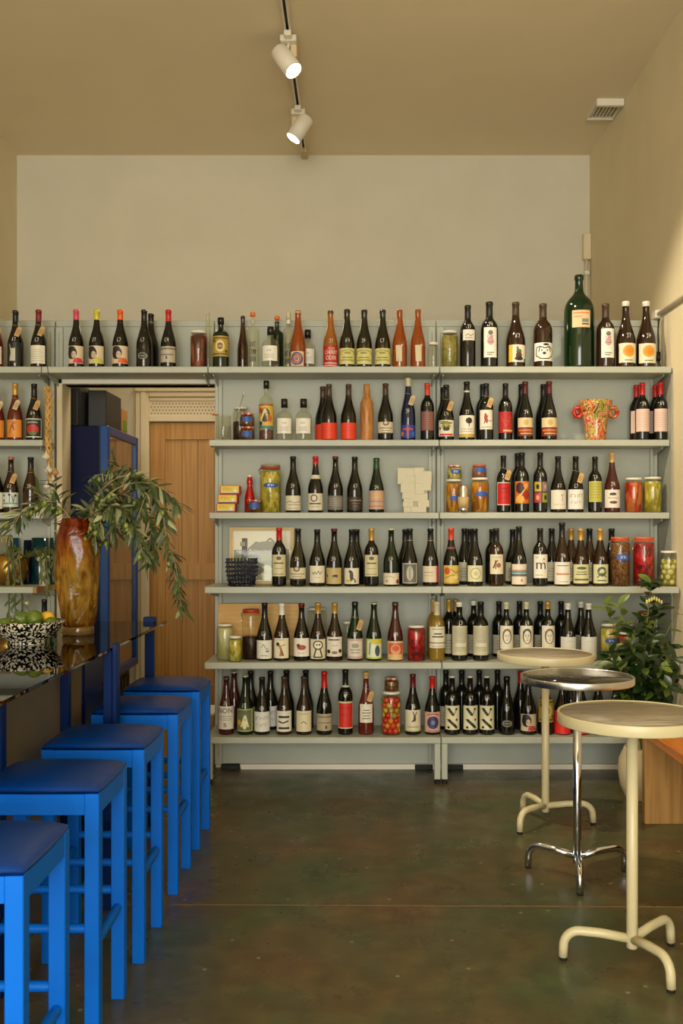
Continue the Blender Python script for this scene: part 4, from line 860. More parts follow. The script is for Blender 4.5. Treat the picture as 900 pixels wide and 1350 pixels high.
ROWNAME = ['top shelf', 'second shelf', 'third shelf', 'fourth shelf', 'fifth shelf', 'bottom shelf']
FD = [5.435, 5.455, 5.455, 5.33, 5.33, 5.375]; BDp = [5.53, 5.545, 5.545, 5.50, 5.50, 5.515]
RAD = {'bur': .0425, 'bor': .0378, 'cha': .0425, 'gin': .0465, 'liq': .041, 'mag': .083, 'fla': .028}
PAPER_TAG = M((196, 156, 98), .75); PAPER_TAG2 = M((206, 182, 140), .75); STR = M((170, 140, 90), .8)
rb = random.Random(5)
def bottle(row, x, top, shape, glass, cap, lab, desc, b=0, tag=None, mk=None, R=None, cl=None, d=None, grp=None, cat='bottle', name='wine_bottle', ring=None, suffix=None, tint_top=False):
    d = d or (BDp[row] if b else FD[row]); Zs = ROWZ[row]
    H = PZ(top, d)-Zs; R = R or RAD[shape]*rb.uniform(.985, 1.015)
    sfx = ' on the '+ROWNAME[row] if suffix is None else suffix
    e = E(name, desc+sfx, cat, (PX(x, d), d, Zs), rb.uniform(-.12, .12), grp or ('bottles on the '+ROWNAME[row]))
    gm = GLASS[glass](); seg = 28 if not b else 20
    body = MB(); body.lathe([(r*R, z*H) for r, z in PROF[shape]], gm, seg); body.build('body', e)
    if glass in ('clr',) and shape == 'liq' and lab == 'colr':
        MB().lathe([(0, .012*H), (R*.93, .012*H), (R*.93, .17*H), (0, .17*H)], M((90, 30, 20), .2), 24).build('drink', e)
    if cap:
        c = CAPS[cap]; topf = PROF[shape][-1][1]
        if cl is None: cl = {'bur': .80, 'bor': .79, 'cha': .955, 'gin': .80, 'liq': .87, 'mag': .90, 'fla': .95}[shape]
        if shape in ('gin', 'liq'):
            MB().lathe([(0, cl*H), (R*.40, cl*H), (R*.40, H*.995), (R*.36, H), (0, H)], M(c, .35), 20).build('stopper', e)
        else:
            pr = [(prof_r(shape, cl)*R+.0006, cl*H)]
            for r, z in PROF[shape]:
                if z > cl and z < 1.0 and r > 0: pr.append((r*R+.0007, z*H))
            pr += [(prof_r(shape, .985)*R-.001, H+.001), (0, H+.001)]
            MB().lathe(pr, M(c, .38, .35 if cap in ('g', 'cu') else 0), 20).build('capsule', e)
    if ring is not None:
        z = ring[0]; MB().lathe([(prof_r(shape, z)*R+.001, z*H), (prof_r(shape, z+ring[1])*R+.001, (z+ring[1])*H)], M(ring[2], .5), 20).build('neck_label', e)
    if lab and LB.get(lab):
        lo, hi, hw, paper, items = LB[lab]
        def P(u, v, off): a = u*hw; rr = R*1.001+off; return (rr*sin(a), -rr*cos(a), (lo+(hi-lo)*v)*H)
        lm = MB(); draw(lm, [('r', -1, 0, 1, 1, paper)], P); draw(lm, items, P, .0008); lm.build('label', e)
    elif lab and lab.startswith('print:'):
        lo, hi, hw = .06, .52, .9
        def P(u, v, off): a = u*hw; z = lo+(hi-lo)*v; rr = prof_r(shape, z)*R+off; return (rr*sin(a), -rr*cos(a), z*H)
        lm = MB()
        tx = lab[6:].split('|'); n = len(tx)-1; colr = {'k': (24, 24, 22), 'w': (210, 196, 160)}[tx[0]]
        for i, s in enumerate(tx[1:]): draw(lm, [('s', 0, .86-.86*(i+1)/n+.1, 1.1, .6/n, len(s)+1, colr)], P)
        lm.build('printed_mark', e)
    if mk is None: mk = (not b) and shape in ('bur', 'bor', 'cha') and glass not in ('org', 'ros') and rb.random() < .9
    if mk:
        z0 = {'bur': .445, 'bor': .60, 'cha': .43}.get(shape, .45)
        if lab and LB.get(lab): z0 = max(z0, LB[lab][1]+.02)
        def P(u, v, off): z = z0+.055*v; rr = prof_r(shape, z)*R+off+.0006; a = u*.34+.05; return (rr*sin(a), -rr*cos(a), z*H)
        q = rb.choice([[(-.8, 1), (-.8, 0), (-.2, 0)], [(-.9, .9), (-.4, 1), (-.5, 0), (-.9, 0)], [(-.9, 0), (-.7, 1), (-.5, 0)]])
        q2 = rb.choice([[(.0, 1), (.5, 1), (.1, 0)], [(.1, 0), (.1, 1), (.6, .5), (.1, .5)], [(0, 1), (.1, .4), (.6, .5), (.5, 1), (.5, -.1)]])
        pm = MB(); draw(pm, [('l', q, .10, (214, 210, 196)), ('l', q2, .10, (214, 210, 196)), ('l', [(-.9, 1.15), (.6, 1.2)], .05, (214, 210, 196))], P); pm.build('price_mark', e)
    if tag:
        side, kind = tag
        zn = .74*H if shape != 'bor' else .78*H; rn = prof_r(shape, zn/H)*R+.0015
        tg = MB(); w_, h_ = .013, .056; ang = -.32*side; cx, cz = side*(rn+.012), zn-.012
        y = -(R*.80 if kind else rn+.012)
        pts = [(-w_, -h_), (w_, -h_), (w_, -.008), (w_*.45, 0), (-w_*.45, 0), (-w_, -.008)]
        def tp(px_, pz, yy): return (cx+px_*cos(ang)+pz*sin(ang)*-1, yy-abs(pz)*.25, cz+px_*sin(ang)+pz*cos(ang))
        vs = [tp(a, b_, y) for a, b_ in pts]+[tp(a, b_, y+.0012) for a, b_ in pts]
        tg.add(vs, [tuple(range(6)), tuple(range(11, 5, -1))]+[(i, i+6, (i+1) % 6+6, (i+1) % 6) for i in range(6)], PAPER_TAG if kind != 2 else PAPER_TAG2)
        for i in range(3):
            xo = -.006+.006*i
            tg.add([tp(xo, -.046, y-.0006), tp(xo+.0018, -.046, y-.0006), tp(xo+.0018, -.016, y-.0006), tp(xo, -.016, y-.0006)], [(0, 1, 2, 3)], M((120, 84, 48), .8))
        to = tg.build('price_tag', e)
        sm = MB(); n = 14; sm.tube([(rn*cos(2*pi*i/n), rn*sin(2*pi*i/n), zn+.004*cos(2*pi*i/n)*-side) for i in range(n+1)], .0011, STR, 5, False)
        sm.tube([(side*rn*.7, -rn*.7, zn), tp(0, -.004, y)], .0009, STR, 5); sm.build('string', to)
    return e
B = bottle
# ---------------- top shelf
B(0, -6, 412, 'bur', 'ros', 'k', 'plain', 'dark bottle cut off at the picture edge', tag=(1, 1))
B(0, 20.5, 410, 'bur', 'blk', 'k', 'script', 'black bottle with white upright script and a kraft tag', tag=(1, 1))
B(0, 51, 409, 'bur', 'blk', 'dr', 'plain', 'bottle with dark red capsule, cream label and kraft tag', tag=(1, 0))
B(0, 100.5, 409, 'bur', 'blk', 'pk', 'pk', 'portrait label bottle with a pink capsule', cl=.83)
B(0, 127.5, 409, 'bur', 'blk', 'ye', 'ye', 'portrait label bottle with a yellow capsule', cl=.83)
B(0, 158.5, 409, 'bur', 'blk', 'or', 'or', 'portrait label bottle with an orange capsule', cl=.83)
B(0, 190, 409, 'bur', 'blk', 'k', 'oval', 'black bottle with small silver oval emblem over the doorway')
B(0, 199, 414, 'bur', 'blk', 'k', None, 'plain black bottle half hidden behind the oval emblem one', b=1, ring=(.84, .012, (150, 140, 120)))
B(0, 222, 409, 'bur', 'blk', 'r', 'greyband', 'red capsuled bottle with wide grey label over the doorway')
B(0, 274, 412, 'cha', 'clr', None, None, 'slim clear bottle rising behind the jar of sausages', b=1, R=.030)
B(0, 291, 419, 'liq', 'grn', 'k', 'gold', 'dark green liqueur bottle with ornate gold label', R=.0445, name='liqueur_bottle')
B(0, 320, 417, 'cha', 'amb', 'k', None, 'dark brown slim bottle behind the clear script bottle', R=.030, b=1)
B(0, 333, 412, 'liq', 'clr', 'or2', 'print:k|MAL|AGA|OLD', 'clear bottle with black lettering and orange cap', R=.036, name='spirit_bottle', cl=.93)
B(0, 356.5, 431, 'gin', 'clr', 'k', 'gin', 'squat clear gin bottle with black stopper, in front of two others', name='gin_bottle', R=.048)
B(0, 365, 417, 'liq', 'cgrn', 'or2', None, 'pale green glass bottle with orange cap, behind the gin bottle', b=1, R=.036, name='spirit_bottle', cl=.93)
B(0, 380, 412, 'liq', 'clr', 'cr', 'print:k|ON|CE|RN', 'clear bottle with upright black lettering and cream cap', b=1, R=.034, name='spirit_bottle', ring=(.80, .07, (220, 214, 196)))
B(0, 392.7, 410, 'cha', 'org', 'cork', 'swirl', 'amber bottle with round multicoloured swirl label', R=.042)
B(0, 405.5, 435, 'gin', 'clr', 'k', 'gin', 'second squat gin bottle, peeping from behind the swirl label bottle', b=1, R=.044, name='gin_bottle')
B(0, 435.5, 410, 'cha', 'cid', 'br', 'cider', 'bottle of cherry cider with red label', R=.0405, name='cider_bottle', mk=True)
B(0, 457.3, 408.5, 'cha', 'olv', 'k', 'arch', 'yellow label champagne style bottle touching the cherry cider')
B(0, 480, 409, 'cha', 'olv', 'k', 'arch', 'middle of three champagne style bottles with yellow labels')
B(0, 504.3, 409, 'cha', 'olv', 'k', 'arch', 'yellow label champagne style bottle beside the orange wines')
B(0, 526.7, 409, 'cha', 'org', None, 'print:w|ab', 'bright orange wine in clear glass, beside the yellow label bottles', R=.0405)
B(0, 550.7, 408.5, 'cha', 'org', None, 'print:w|#5', 'bright orange wine in clear glass, beside the small empty jar', R=.0405)
B(0, 616.3, 403, 'bor', 'blk', 'k', 'sm', 'tall dark bottle with tiny square label high on its side', R=.0428)
B(0, 644.8, 398.5, 'bor', 'blk', 'k', 'tall', 'tallest dark bottle with long white label and pink mark', R=.0478)
B(0, 679.5, 399, 'bur', 'brn', 'br', 'dog2', 'brown bottle with small colourful picture label', R=.0525)
B(0, 715.4, 401, 'bor', 'brn', 'br', 'dog', 'brown bottle with white label and inked dog drawing', R=.051)
B(0, 763, 363, 'mag', 'cgrn', None, 'magl', 'very large green bottle towering over its neighbours', d=5.47)
B(0, 798, 401, 'bor', 'brn', 'br', 'tall', 'brown bottle with long white label beside the very large green one', R=.0495)
B(0, 824.5, 398, 'bur', 'brn', 'w', 'sun', 'white capped brown bottle with orange sun label, nearer the green giant', R=.052, cl=.93)
B(0, 851.3, 398, 'bur', 'brn', 'w', 'sun', 'white capped brown bottle with orange sun label, nearer the cable', R=.052, cl=.93, d=5.45)
# ---------------- second shelf, left bay
B(1, -4, 508, 'bur', 'ros', 'g', 'orl', 'rosy bottle cut by the picture edge with a kraft tag', tag=(1, 2))
B(1, 20, 506, 'bur', 'ros', 'g', 'orl', 'rosy bottle with gold capsule, orange label and tag', tag=(1, 2))
B(1, 45, 506.5, 'bur', 'blk', 'k', 'circ', 'dark bottle with red circle label beside the garlic braid', tag=(1, 0))
# second shelf
B(1, 351, 502, 'liq', 'clr', 'k', 'colr', 'clear spirit bottle with bright patterned label and red dregs', R=.040, name='spirit_bottle')
B(1, 374.7, 526, 'gin', 'clr', 'k', 'gin', 'squat clear gin bottle beside the patterned label bottle', R=.0445, name='gin_bottle', cl=.79)
B(1, 400, 526, 'gin', 'clr', 'k', 'gin', 'squat clear gin bottle beside the orange label bottles', R=.0465, name='gin_bottle', cl=.79)
B(1, 425.5, 510, 'bur', 'blk', 'br', 'red1', 'orange banded dark bottle tucked behind its twin', b=1)
B(1, 433.5, 507, 'bur', 'blk', 'br', 'red1', 'orange banded dark bottle in front of its twin', mk=False)
B(1, 459.3, 507, 'bur', 'blk', 'br', 'red1', 'orange banded dark bottle standing alone beside the wooden bottle', mk=False)
B(1, 508, 506, 'bur', 'blk', 'br', 'crest', 'dark bottle with cream crest label beside the wooden bottle', ring=(.97, .02, (120, 30, 26)))
B(1, 537.8, 498, 'cha', 'nav', 'cr', 'blue', 'foil topped sparkling bottle with blue and red label, tagged', R=.040, cl=.86, tag=(1, 2))
B(1, 563, 505.5, 'bor', 'blk', 'rb', 'rust', 'dark bottle with bright orange capsule and brown label', R=.0375)
B(1, 584, 511, 'bur', 'blk', 'k', None, 'dark bottle mostly hidden behind the sombrero label one', b=1)
B(1, 588, 508, 'bur', 'blk', 'k', 'hat', 'tagged bottle with cartoon sombrero head label', tag=(1, 1))
B(1, 615, 503.6, 'bur', 'blk', 'k', 'tree', 'dark bottle with black tree label and white neck ring', ring=(.82, .03, (214, 208, 190)))
B(1, 636, 507, 'bor', 'blk', 'k', None, 'dark bottle behind the red figure label one', b=1)
B(1, 640.5, 506, 'bor', 'blk', 'k', 'fig', 'tagged dark bottle with red figure on cream label', R=.040, tag=(1, 1))
B(1, 666, 506, 'bor', 'blk', 'k', 'redl', 'dark bottle with wide plain crimson label')
B(1, 687, 507, 'bur', 'blk', 'k', None, 'dark bottle behind the lone two tone label bottle', b=1)
B(1, 692, 503.6, 'bur', 'blk', 'wine', 'halfr', 'two tone cream and rust label bottle beside the crimson one')
B(1, 716, 507, 'bur', 'blk', 'k', None, 'plain dark bottle partly behind the two tone label nearest the jug', b=1)
B(1, 723.5, 503.3, 'bur', 'blk', 'wine', 'halfr', 'two tone cream and rust label bottle nearest the painted jug')
B(1, 838.5, 508, 'bor', 'blk', 'r', 'pink', 'red capsuled bottle set back, nearest the painted jug', b=1, R=.037)
B(1, 846.3, 505, 'bor', 'blk', 'r', 'pink', 'red capsuled pink label bottle in front, nearer the jug', mk=True)
B(1, 863.5, 508, 'bor', 'blk', 'r', 'pink', 'red capsuled bottle wedged between the two front pink label ones', b=1, R=.037)
B(1, 870.3, 504.3, 'bor', 'blk', 'r', 'pink', 'red capsuled pink label bottle in front, against the side wall', mk=True)
# ---------------- third shelf, left bay
B(2, -5, 606, 'bur', 'blk', 'k', 'plain', 'dark bottle cut off by the picture edge')
B(2, 14.5, 603, 'bur', 'brn', 'cu', 'cart', 'brown bottle with copper cap, tag and scribbled blue label', cl=.955, tag=(1, 1))
B(2, 40.5, 603, 'bur', 'amb', 'k', None, 'plain dark brown bottle with string round its neck', ring=(.72, .008, (170, 130, 60)))
# third shelf
B(2, 386.3, 602, 'bur', 'blk', 'k', 'bcream', 'dark bottle with broad cream label beside the artichoke jar')
B(2, 415.8, 602, 'bur', 'blk', 'r', 'rhone', 'red capped bottle with cream label and round neck badge', ring=(.60, .07, (214, 204, 176)), cl=.86)
B(2, 442, 602, 'bur', 'blk', 'wine', 'grey', 'dark bottle with dull grey banded label', cl=.95)
B(2, 467.5, 602.6, 'bur', 'blk', 'k', 'dark', 'dark bottle with dim brown label, least visible of the row')
B(2, 496, 604, 'cha', 'grn', 'gr', 'pinkl', 'green necked bottle with large pink label beside the tiled vase', cl=.80)
B(2, 663.3, 601, 'bor', 'blk', 'k', 'redb', 'tagged dark bottle with bright red framed label', tag=(1, 1))
B(2, 682, 598, 'bor', 'blk', 'k', None, 'tall dark bottle behind the flame pattern label', b=1)
B(2, 687.5, 597, 'bor', 'blk', 'k', 'flame', 'tall bottle with orange flame pattern label', R=.040)
B(2, 711.8, 597, 'bor', 'blk', 'k', 'quad', 'tall bottle with four coloured squares on its label', R=.038)
B(2, 735.3, 602, 'bur', 'blk', 'k', 'sketch', 'dark bottle with near blank white label beside four squares one')
B(2, 758.5, 602, 'bur', 'blk', 'k', 'gday', 'tagged dark bottle with big hand lettered white label', tag=(1, 1))
B(2, 784, 602.5, 'bor', 'blk', 'k', 'yg', 'dark bottle with mustard yellow label')
B(2, 806.4, 597, 'bur', 'dros', 'cork', 'pics', 'dark red bottle with tall cork top beside the pepper jar', cl=.84)
# ---------------- fourth shelf
B(3, 367.8, 696, 'bor', 'blk', 'r', 'chat', 'red capsuled bottle with cream label before the framed picture', R=.0385)
B(3, 392.7, 697, 'bur', 'olv', 'k', 'crest', 'olive glass bottle with crest label at the frame corner')
B(3, 418, 698, 'bur', 'blk', 'k', 'scrib', 'dark bottle with scribbled black line on square label')
B(3, 440.4, 697, 'bur', 'blk', 'wine', 'horse', 'dark bottle with small horse on tan label', cl=.95)
B(3, 470, 698, 'bur', 'blk', 'k', None, 'dark bottle hidden behind the bird label one', b=1)
B(3, 463.5, 698, 'bur', 'blk', 'k', 'bird', 'dark bottle with black bird on cream label')
B(3, 489.5, 696.5, 'bor', 'blk', 'g', 'chat', 'gold capsuled bottle with cream label', R=.0385)
B(3, 515.5, 697, 'bur', 'grn', 'cr', 'low', 'dark green bottle with low cream label and pale cap', cl=.975)
B(3, 534, 698, 'bur', 'blk', 'k', None, 'dark bottle hidden behind the grey engraving label', b=1)
B(3, 540, 697, 'bur', 'blk', 'k', 'engr', 'dark bottle with grey engraved panel label', ring=(.79, .012, (150, 130, 80)))
B(3, 567.3, 697, 'bur', 'blk', 'k', 'pstr', 'dark bottle with cream label and magenta edge stripe', ring=(.79, .012, (150, 120, 80)))
B(3, 594.4, 696.5, 'bur', 'blk', 'rb', 'ylw', 'red capsuled bottle with busy yellow illustrated label', ring=(.64, .04, (110, 60, 66)))
B(3, 612, 697, 'bur', 'blk', 'k', 'sideb', 'dark bottle just behind the wreath label one', b=1)
B(3, 619, 697.5, 'bur', 'blk', 'k', None, 'dark bottle third back in the wreath label cluster', d=5.575, R=.034)
B(3, 625.6, 697, 'bur', 'blk', 'k', 'wreath', 'dark bottle with pale green wreath label')
B(3, 648.5, 698, 'bor', 'blk', 'k', None, 'dark bottle half hidden behind the brown cat label', b=1)
B(3, 653.8, 696.6, 'bor', 'brn', 'k', 'cat', 'brown bottle with cream label and brown cat sketch', R=.0395)
B(3, 675.6, 698, 'bur', 'blk', 'k', 'sideb', 'dark bottle half hidden behind the seascape label', b=1)
B(3, 683.7, 694, 'bur', 'blk', 'k', 'sea', 'dark bottle with blue and grey seascape label')
B(3, 711.8, 696.5, 'bor', 'blk', 'k', 'm', 'dark bottle with large handwritten letter m', R=.0395)
B(3, 727, 697, 'bur', 'blk', 'k', 'sideb', 'dark bottle behind, between the letter m and tallest bottles', b=1)
B(3, 740.6, 689, 'bur', 'brn', 'k', 'wor', 'tallest brown bottle with white label and orange line')
B(3, 752.5, 697, 'bur', 'amb', 'g', 'sideb', 'gold necked brown bottle behind the tallest one', b=1)
B(3, 765.3, 697, 'bur', 'brn', 'g', 'gpr', 'brown bottle with pale green lettered label')
B(3, 776.8, 697, 'bur', 'amb', 'k', 'sideb', 'brown bottle behind, between the two pale green labels', b=1)
B(3, 790.8, 697, 'bur', 'brn', 'g', 'gtr', 'brown bottle with pale green tree drawing label')
B(3, 806, 697, 'bur', 'blk', 'k', None, 'dark bottle behind the brown clamp lid jar', b=1)
# ---------------- fifth shelf
B(4, 348.7, 795, 'bur', 'blk', 'k', 'bhand', 'dark bottle with pale blue sketch label before the timber board')
B(4, 371.5, 795.5, 'bur', 'brn', 'w', 'walk', 'white capped bottle with striding figure label')
B(4, 397.4, 795.5, 'bur', 'blk', 'wine', 'rdog', 'dark bottle with small red brown animal on white label', cl=.93)
B(4, 419, 795, 'bur', 'brn', 'g', 'key', 'gold capsuled bottle with keyhole shaped figure label', cl=.82)
B(4, 441, 795, 'bur', 'brn', 'g', 'city', 'gold capsuled bottle with black and white skyline label', cl=.82)
B(4, 467.8, 793.5, 'cha', 'cgrn', 'k', 'lilac', 'green bottle with lilac framed label and kraft tag', tag=(1, 1))
B(4, 492.7, 794, 'cha', 'grn', 'cr', 'pine', 'dark green bottle with lime green pineapple label', cl=.97)
B(4, 520.8, 794, 'cha', 'dros', 'br', 'stamp', 'deep rose bottle with orange stamp label beside the cherry jar')
B(4, 571, 790, 'bor', 'wht', 'cork', None, 'pale wine bottle behind the white wine with banded label', b=1)
B(4, 575.7, 793, 'bor', 'wht', 'cr', 'ww', 'golden white wine in clear glass with banded label', R=.0430, cl=.77)
B(4, 591.5, 790, 'bor', 'blk', 'g', 'sideb', 'gold capsuled dark bottle tucked beside the golden white wine', b=1)
B(4, 605.3, 793.6, 'bor', 'blk', 'w', 'manus', 'white capped dark bottle with tall manuscript label', R=.0418, cl=.92)
B(4, 600.5, 790, 'bor', 'blk', 'g', None, 'gold capsuled dark bottle right behind the manuscript label', d=5.575, R=.034)
B(4, 624, 792, 'bor', 'blk', 'w', 'sideb', 'white capped dark bottle behind the second manuscript label', b=1, cl=.92)
B(4, 633.5, 793.6, 'bor', 'blk', 'k', 'manus', 'black capped dark bottle with tall manuscript label', R=.0418)
B(4, 657.5, 793, 'bor', 'blk', 'k', 'sideb', 'dark bottle behind the first of three portrait sketch labels', b=1)
B(4, 667.2, 793.6, 'bor', 'blk', 'wn', 'facew', 'ivory capped bottle, first portrait sketch label from the manuscripts', R=.036, cl=.88)
B(4, 684.5, 793, 'bor', 'blk', 'k', 'sideb', 'dark bottle behind, between first and second portrait sketches', b=1)
B(4, 693.6, 793.6, 'bor', 'blk', 'wn', 'face', 'ivory capped bottle, middle of three portrait sketch labels', R=.036, cl=.88)
B(4, 712, 793, 'bor', 'blk', 'k', 'sideb', 'dark bottle behind, between second and third portrait sketches', b=1)
B(4, 721.8, 793.4, 'bor', 'blk', 'g', 'facew', 'amber capped bottle with woman portrait sketch label', R=.037, cl=.88)
B(4, 739.5, 793, 'bor', 'blk', 'k', None, 'dark bottle behind, between amber and white capped ones', b=1)
B(4, 748.3, 795, 'bur', 'blk', 'w', 'blankw', 'white capped bottle with blank pale label behind the table rims', cl=.89)
B(4, 765.5, 793, 'bur', 'blk', 'w', 'sideb', 'white capped bottle set back between the two blank label ones', b=1, cl=.89)
B(4, 775.6, 795, 'bur', 'blk', 'w', 'blankw', 'white capped bottle with blank pale label beside the mixed pickle jar', cl=.89)
# ---------------- bottom shelf
B(5, 308.5, 884.5, 'cha', 'dros', 'cr', None, 'deep red bottle furthest back behind the lettered NON', b=1, cl=.97)
B(5, 298.3, 892, 'cha', 'dros', 'br', 'non', 'deep red bottle with white label reading NON', R=.041)
B(5, 330.5, 885, 'bur', 'blk', 'k', 'sideb', 'dark bottle behind the glowing tent label', b=1)
B(5, 323.3, 889.5, 'cha', 'grn', 'cr', 'tent', 'green bottle with glowing white tent label', R=.0425, cl=.97)
B(5, 345.4, 893, 'bur', 'blk', 'k', 'gday', 'front one of two bottles with hand lettered white labels')
B(5, 356.5, 885, 'bur', 'blk', 'k', 'gday', 'rear one of two bottles with hand lettered white labels', b=1)
B(5, 374.5, 892, 'bur', 'brn', 'br', 'blktx', 'brown bottle with bold black text on cream label')
B(5, 377.5, 884, 'bur', 'blk', 'k', None, 'dark bottle behind the bold black text label', b=1)
B(5, 400.5, 892, 'bur', 'brn', 'br', 'plaincr', 'brown bottle with nearly plain cream label')
B(5, 403, 884, 'bur', 'blk', 'k', None, 'dark bottle behind the nearly plain cream label', b=1)
B(5, 427.3, 885.5, 'bur', 'blk', 'r', 'redcap', 'long red capsuled bottle with wide tan label', cl=.74)
B(5, 455.2, 883, 'bor', 'blk', 'k', 'redbx', 'tall black bottle with red label and pale neck dot', R=.040, ring=(.735, .03, (190, 190, 170)))
B(5, 482.3, 886, 'bur', 'ros', 'cork', 'sheet', 'rose bottle with cork stopper, kraft tag and pale label', cl=.90, tag=(1, 1))
B(5, 544, 889, 'bur', 'blk', 'wine', 'rab', 'dark bottle with hare sketch label beside the tomato jar', cl=.78)
B(5, 569.6, 892, 'bur', 'blk', 'r', 'vinyl', 'red capsuled bottle with round blue disc on pink label', cl=.80)
for k_, (xx, nm) in enumerate(((595.8, 'nearest the blue disc label'), (619.4, 'middle one of three'), (641.6, 'nearest the plain black bottles'))):
    B(5, xx, 890.5, 'bor', 'blk', 'cr', 'vn', 'dark bottle with V over N label, '+nm, R=.0405, cl=.965)
B(5, 587.5, 884, 'bor', 'blk', 'k', 'sideb', 'dark bottle behind, beside the blue disc label bottle', b=1)
B(5, 608.5, 884, 'bor', 'blk', 'k', None, 'dark bottle behind the first gap between V and N bottles', b=1)
B(5, 631.5, 884, 'bor', 'blk', 'k', None, 'dark bottle behind the second gap between V and N bottles', b=1)
B(5, 655.5, 884, 'bor', 'blk', 'k', None, 'dark bottle between the last V and N and the emblem', b=1)
B(5, 667.8, 892, 'cha', 'blk', 'k', 'oval', 'all black bottle with faint silver oval emblem')
B(5, 686, 885, 'bur', 'blk', 'r', None, 'red capsuled dark bottle behind the portrait label', b=1)
B(5, 696, 893, 'bur', 'blk', 'k', 'pr', 'black haired portrait label bottle under the chrome table rim')
B(5, 719, 892, 'bur', 'blk', 'k', 'gold', 'dark bottle mostly behind the cream table pole')
B(5, 741, 892, 'bur', 'blk', 'k', 'redw', 'dark bottle with bright red band below the chrome table')
B(5, 765, 890, 'bur', 'blk', 'r', 'redw', 'bright red capsuled bottle behind the chrome pole')
B(5, 752, 884, 'bur', 'blk', 'k', None, 'dark bottle set back between the two red banded ones', b=1)
B(5, 788, 892, 'bur', 'blk', 'k', None, 'unlabelled dark bottle in shadow under the tables, nearer the poles')
B(5, 812, 892, 'bur', 'blk', 'k', None, 'unlabelled dark bottle in shadow beside the plant leaves')
# left bay, low shelf seen over the fruit
B(4, 35, 793, 'cha', 'clr', 'cr', None, 'clear bottle neck rising over the limes beyond the counter', R=.036)
B(4, 58.5, 790, 'bor', 'blk', 'k', None, 'dark bottle neck rising over the lemon beyond the counter', R=.036)

# ---------------------------------------------------------------- jars
def veg(key, cols, scale=26., st=(1, 1, .5)):
    n = len(cols)
    return noisy(key, [(i/n, c) for i, c in enumerate(cols)], scale*2.1, 3, .3, st, vor=True, bump=.4, bscale=60)
JG = lambda: glassy('jar_glass', (247, 246, 238), .03, 1.5)
def jar(row, x, top, R, cont, fill, lidc, desc, b=0, d=None, clamp=False, label=None, z0=None, balls=None, suffix=None, ribs=False, name='preserving_jar', gingham=False):
    d = d or (BDp[row] if b else FD[row]); Zs = ROWZ[row] if z0 is None else z0; H = PZ(top, d)-Zs
    sfx = ' on the '+ROWNAME[row] if suffix is None else suffix
    e = E(name, desc+sfx, 'jar', (PX(x, d), d, Zs), 0, 'jars on the '+ROWNAME[row])
    lh = .012 if H > .09 else .010; Hn = H-lh
    MB().lathe([(0, .003), (R*.93, 0), (R, .006), (R, Hn-.022 if H > .09 else Hn-.010), (R*.95, Hn-.012 if H > .09 else Hn-.006), (R*.82, Hn-.004), (R*.82, Hn+.002)], JG(), 32).build('glass', e)
    if cont:
        m = MB(); f = fill*Hn; r2 = R*.93
        if balls:
            rr, cols = balls; z = rr+.004; rj = random.Random(int(x)); i = 0
            while z < f-rr*.4:
                n = max(4, int(2*pi*(r2-rr)/(rr*1.75)))
                for k in range(n):
                    a = 2*pi*k/n+i*.5; m.ball(((r2-rr)*cos(a), (r2-rr)*sin(a), z), rr*rj.uniform(.9, 1.05), M(cols[rj.randrange(len(cols))], .25), 12, 8)
                z += rr*1.6; i += 1
            m.lathe([(0, .004), (r2*.8, .004), (r2*.8, f*.95), (0, f*.95)], cont, 20)
        else: m.lathe([(0, .004), (r2, .004), (r2, f-.006), (r2*.9, f), (0, f)], cont, 28)
        o = m.build('contents', e); o['kind'] = 'stuff'
    l = MB()
    lm = M(lidc, .4)
    if gingham: lm = noisy('gingham_lid', [(.0, (190, 40, 34)), (.5, (222, 200, 180))], 90, 0, .5, vor=True)
    l.lathe([(0, Hn), (R*.88, Hn), (R*.90, Hn+.002), (R*.90, H-.002), (R*.86, H), (0, H)], lm, 32)
    if clamp: l.lathe([(R*.84, Hn-.010), (R*.93, Hn-.010), (R*.93, Hn-.003), (R*.84, Hn-.003)], M((196, 70, 34), .5), 28)
    l.build('lid', e)
    if clamp:
        c = MB(); c.tube([(-R*.95, -.008, Hn-.004), (-R*1.12, -.008, Hn-.018), (-R*1.12, .008, Hn-.018), (-R*.95, .008, Hn-.004)], .0018, CHROME, 6)
        c.tube([(-R*1.0, -.006, Hn-.01), (-R*1.06, -.006, Hn-.055), (-R*1.0, -.006, Hn-.06)], .0015, CHROME, 6); c.build('wire_clamp', e)
    if label:
        lo, hi, c, txt = label
        def P(u, v, off): a = u*.75+.1; rr = R*1.003+off; return (rr*sin(a), -rr*cos(a), (lo+(hi-lo)*v)*H)
        m = MB(); draw(m, [('e', 0, .5, 1, .5, c), ('r', -.75, .08, .75, .92, c)]+([('s', 0, .28, .9, .42, 4, (226, 226, 220))] if txt else []), P); m.build('label', e)
    return e
J = jar
BL = (34, 82, 160)
PICK = veg('pickle_mix', [(196, 178, 92), (168, 160, 66), (206, 190, 120), (150, 150, 60)])
ART = veg('artichokes', [(196, 176, 66), (170, 160, 50), (206, 196, 110), (150, 140, 40)], 30)
PEP = veg('yellow_peppers', [(196, 130, 26), (176, 110, 20), (210, 156, 50), (150, 90, 20)], 28, (1, 1, .25))
CHI = veg('red_chillies', [(170, 44, 20), (196, 70, 26), (140, 26, 16), (196, 110, 50)], 32, (1, 1, .3))
BRW = veg('brown_preserve', [(120, 76, 34), (96, 58, 26), (140, 96, 50), (80, 46, 20)], 60, (1, 1, 1))
DRK = veg('dark_preserve', [(40, 20, 16), (56, 26, 20), (30, 14, 12)], 50)
RED = veg('red_preserve', [(170, 16, 26), (130, 12, 20), (190, 30, 36), (100, 10, 16)], 26, (1, 1, .8))
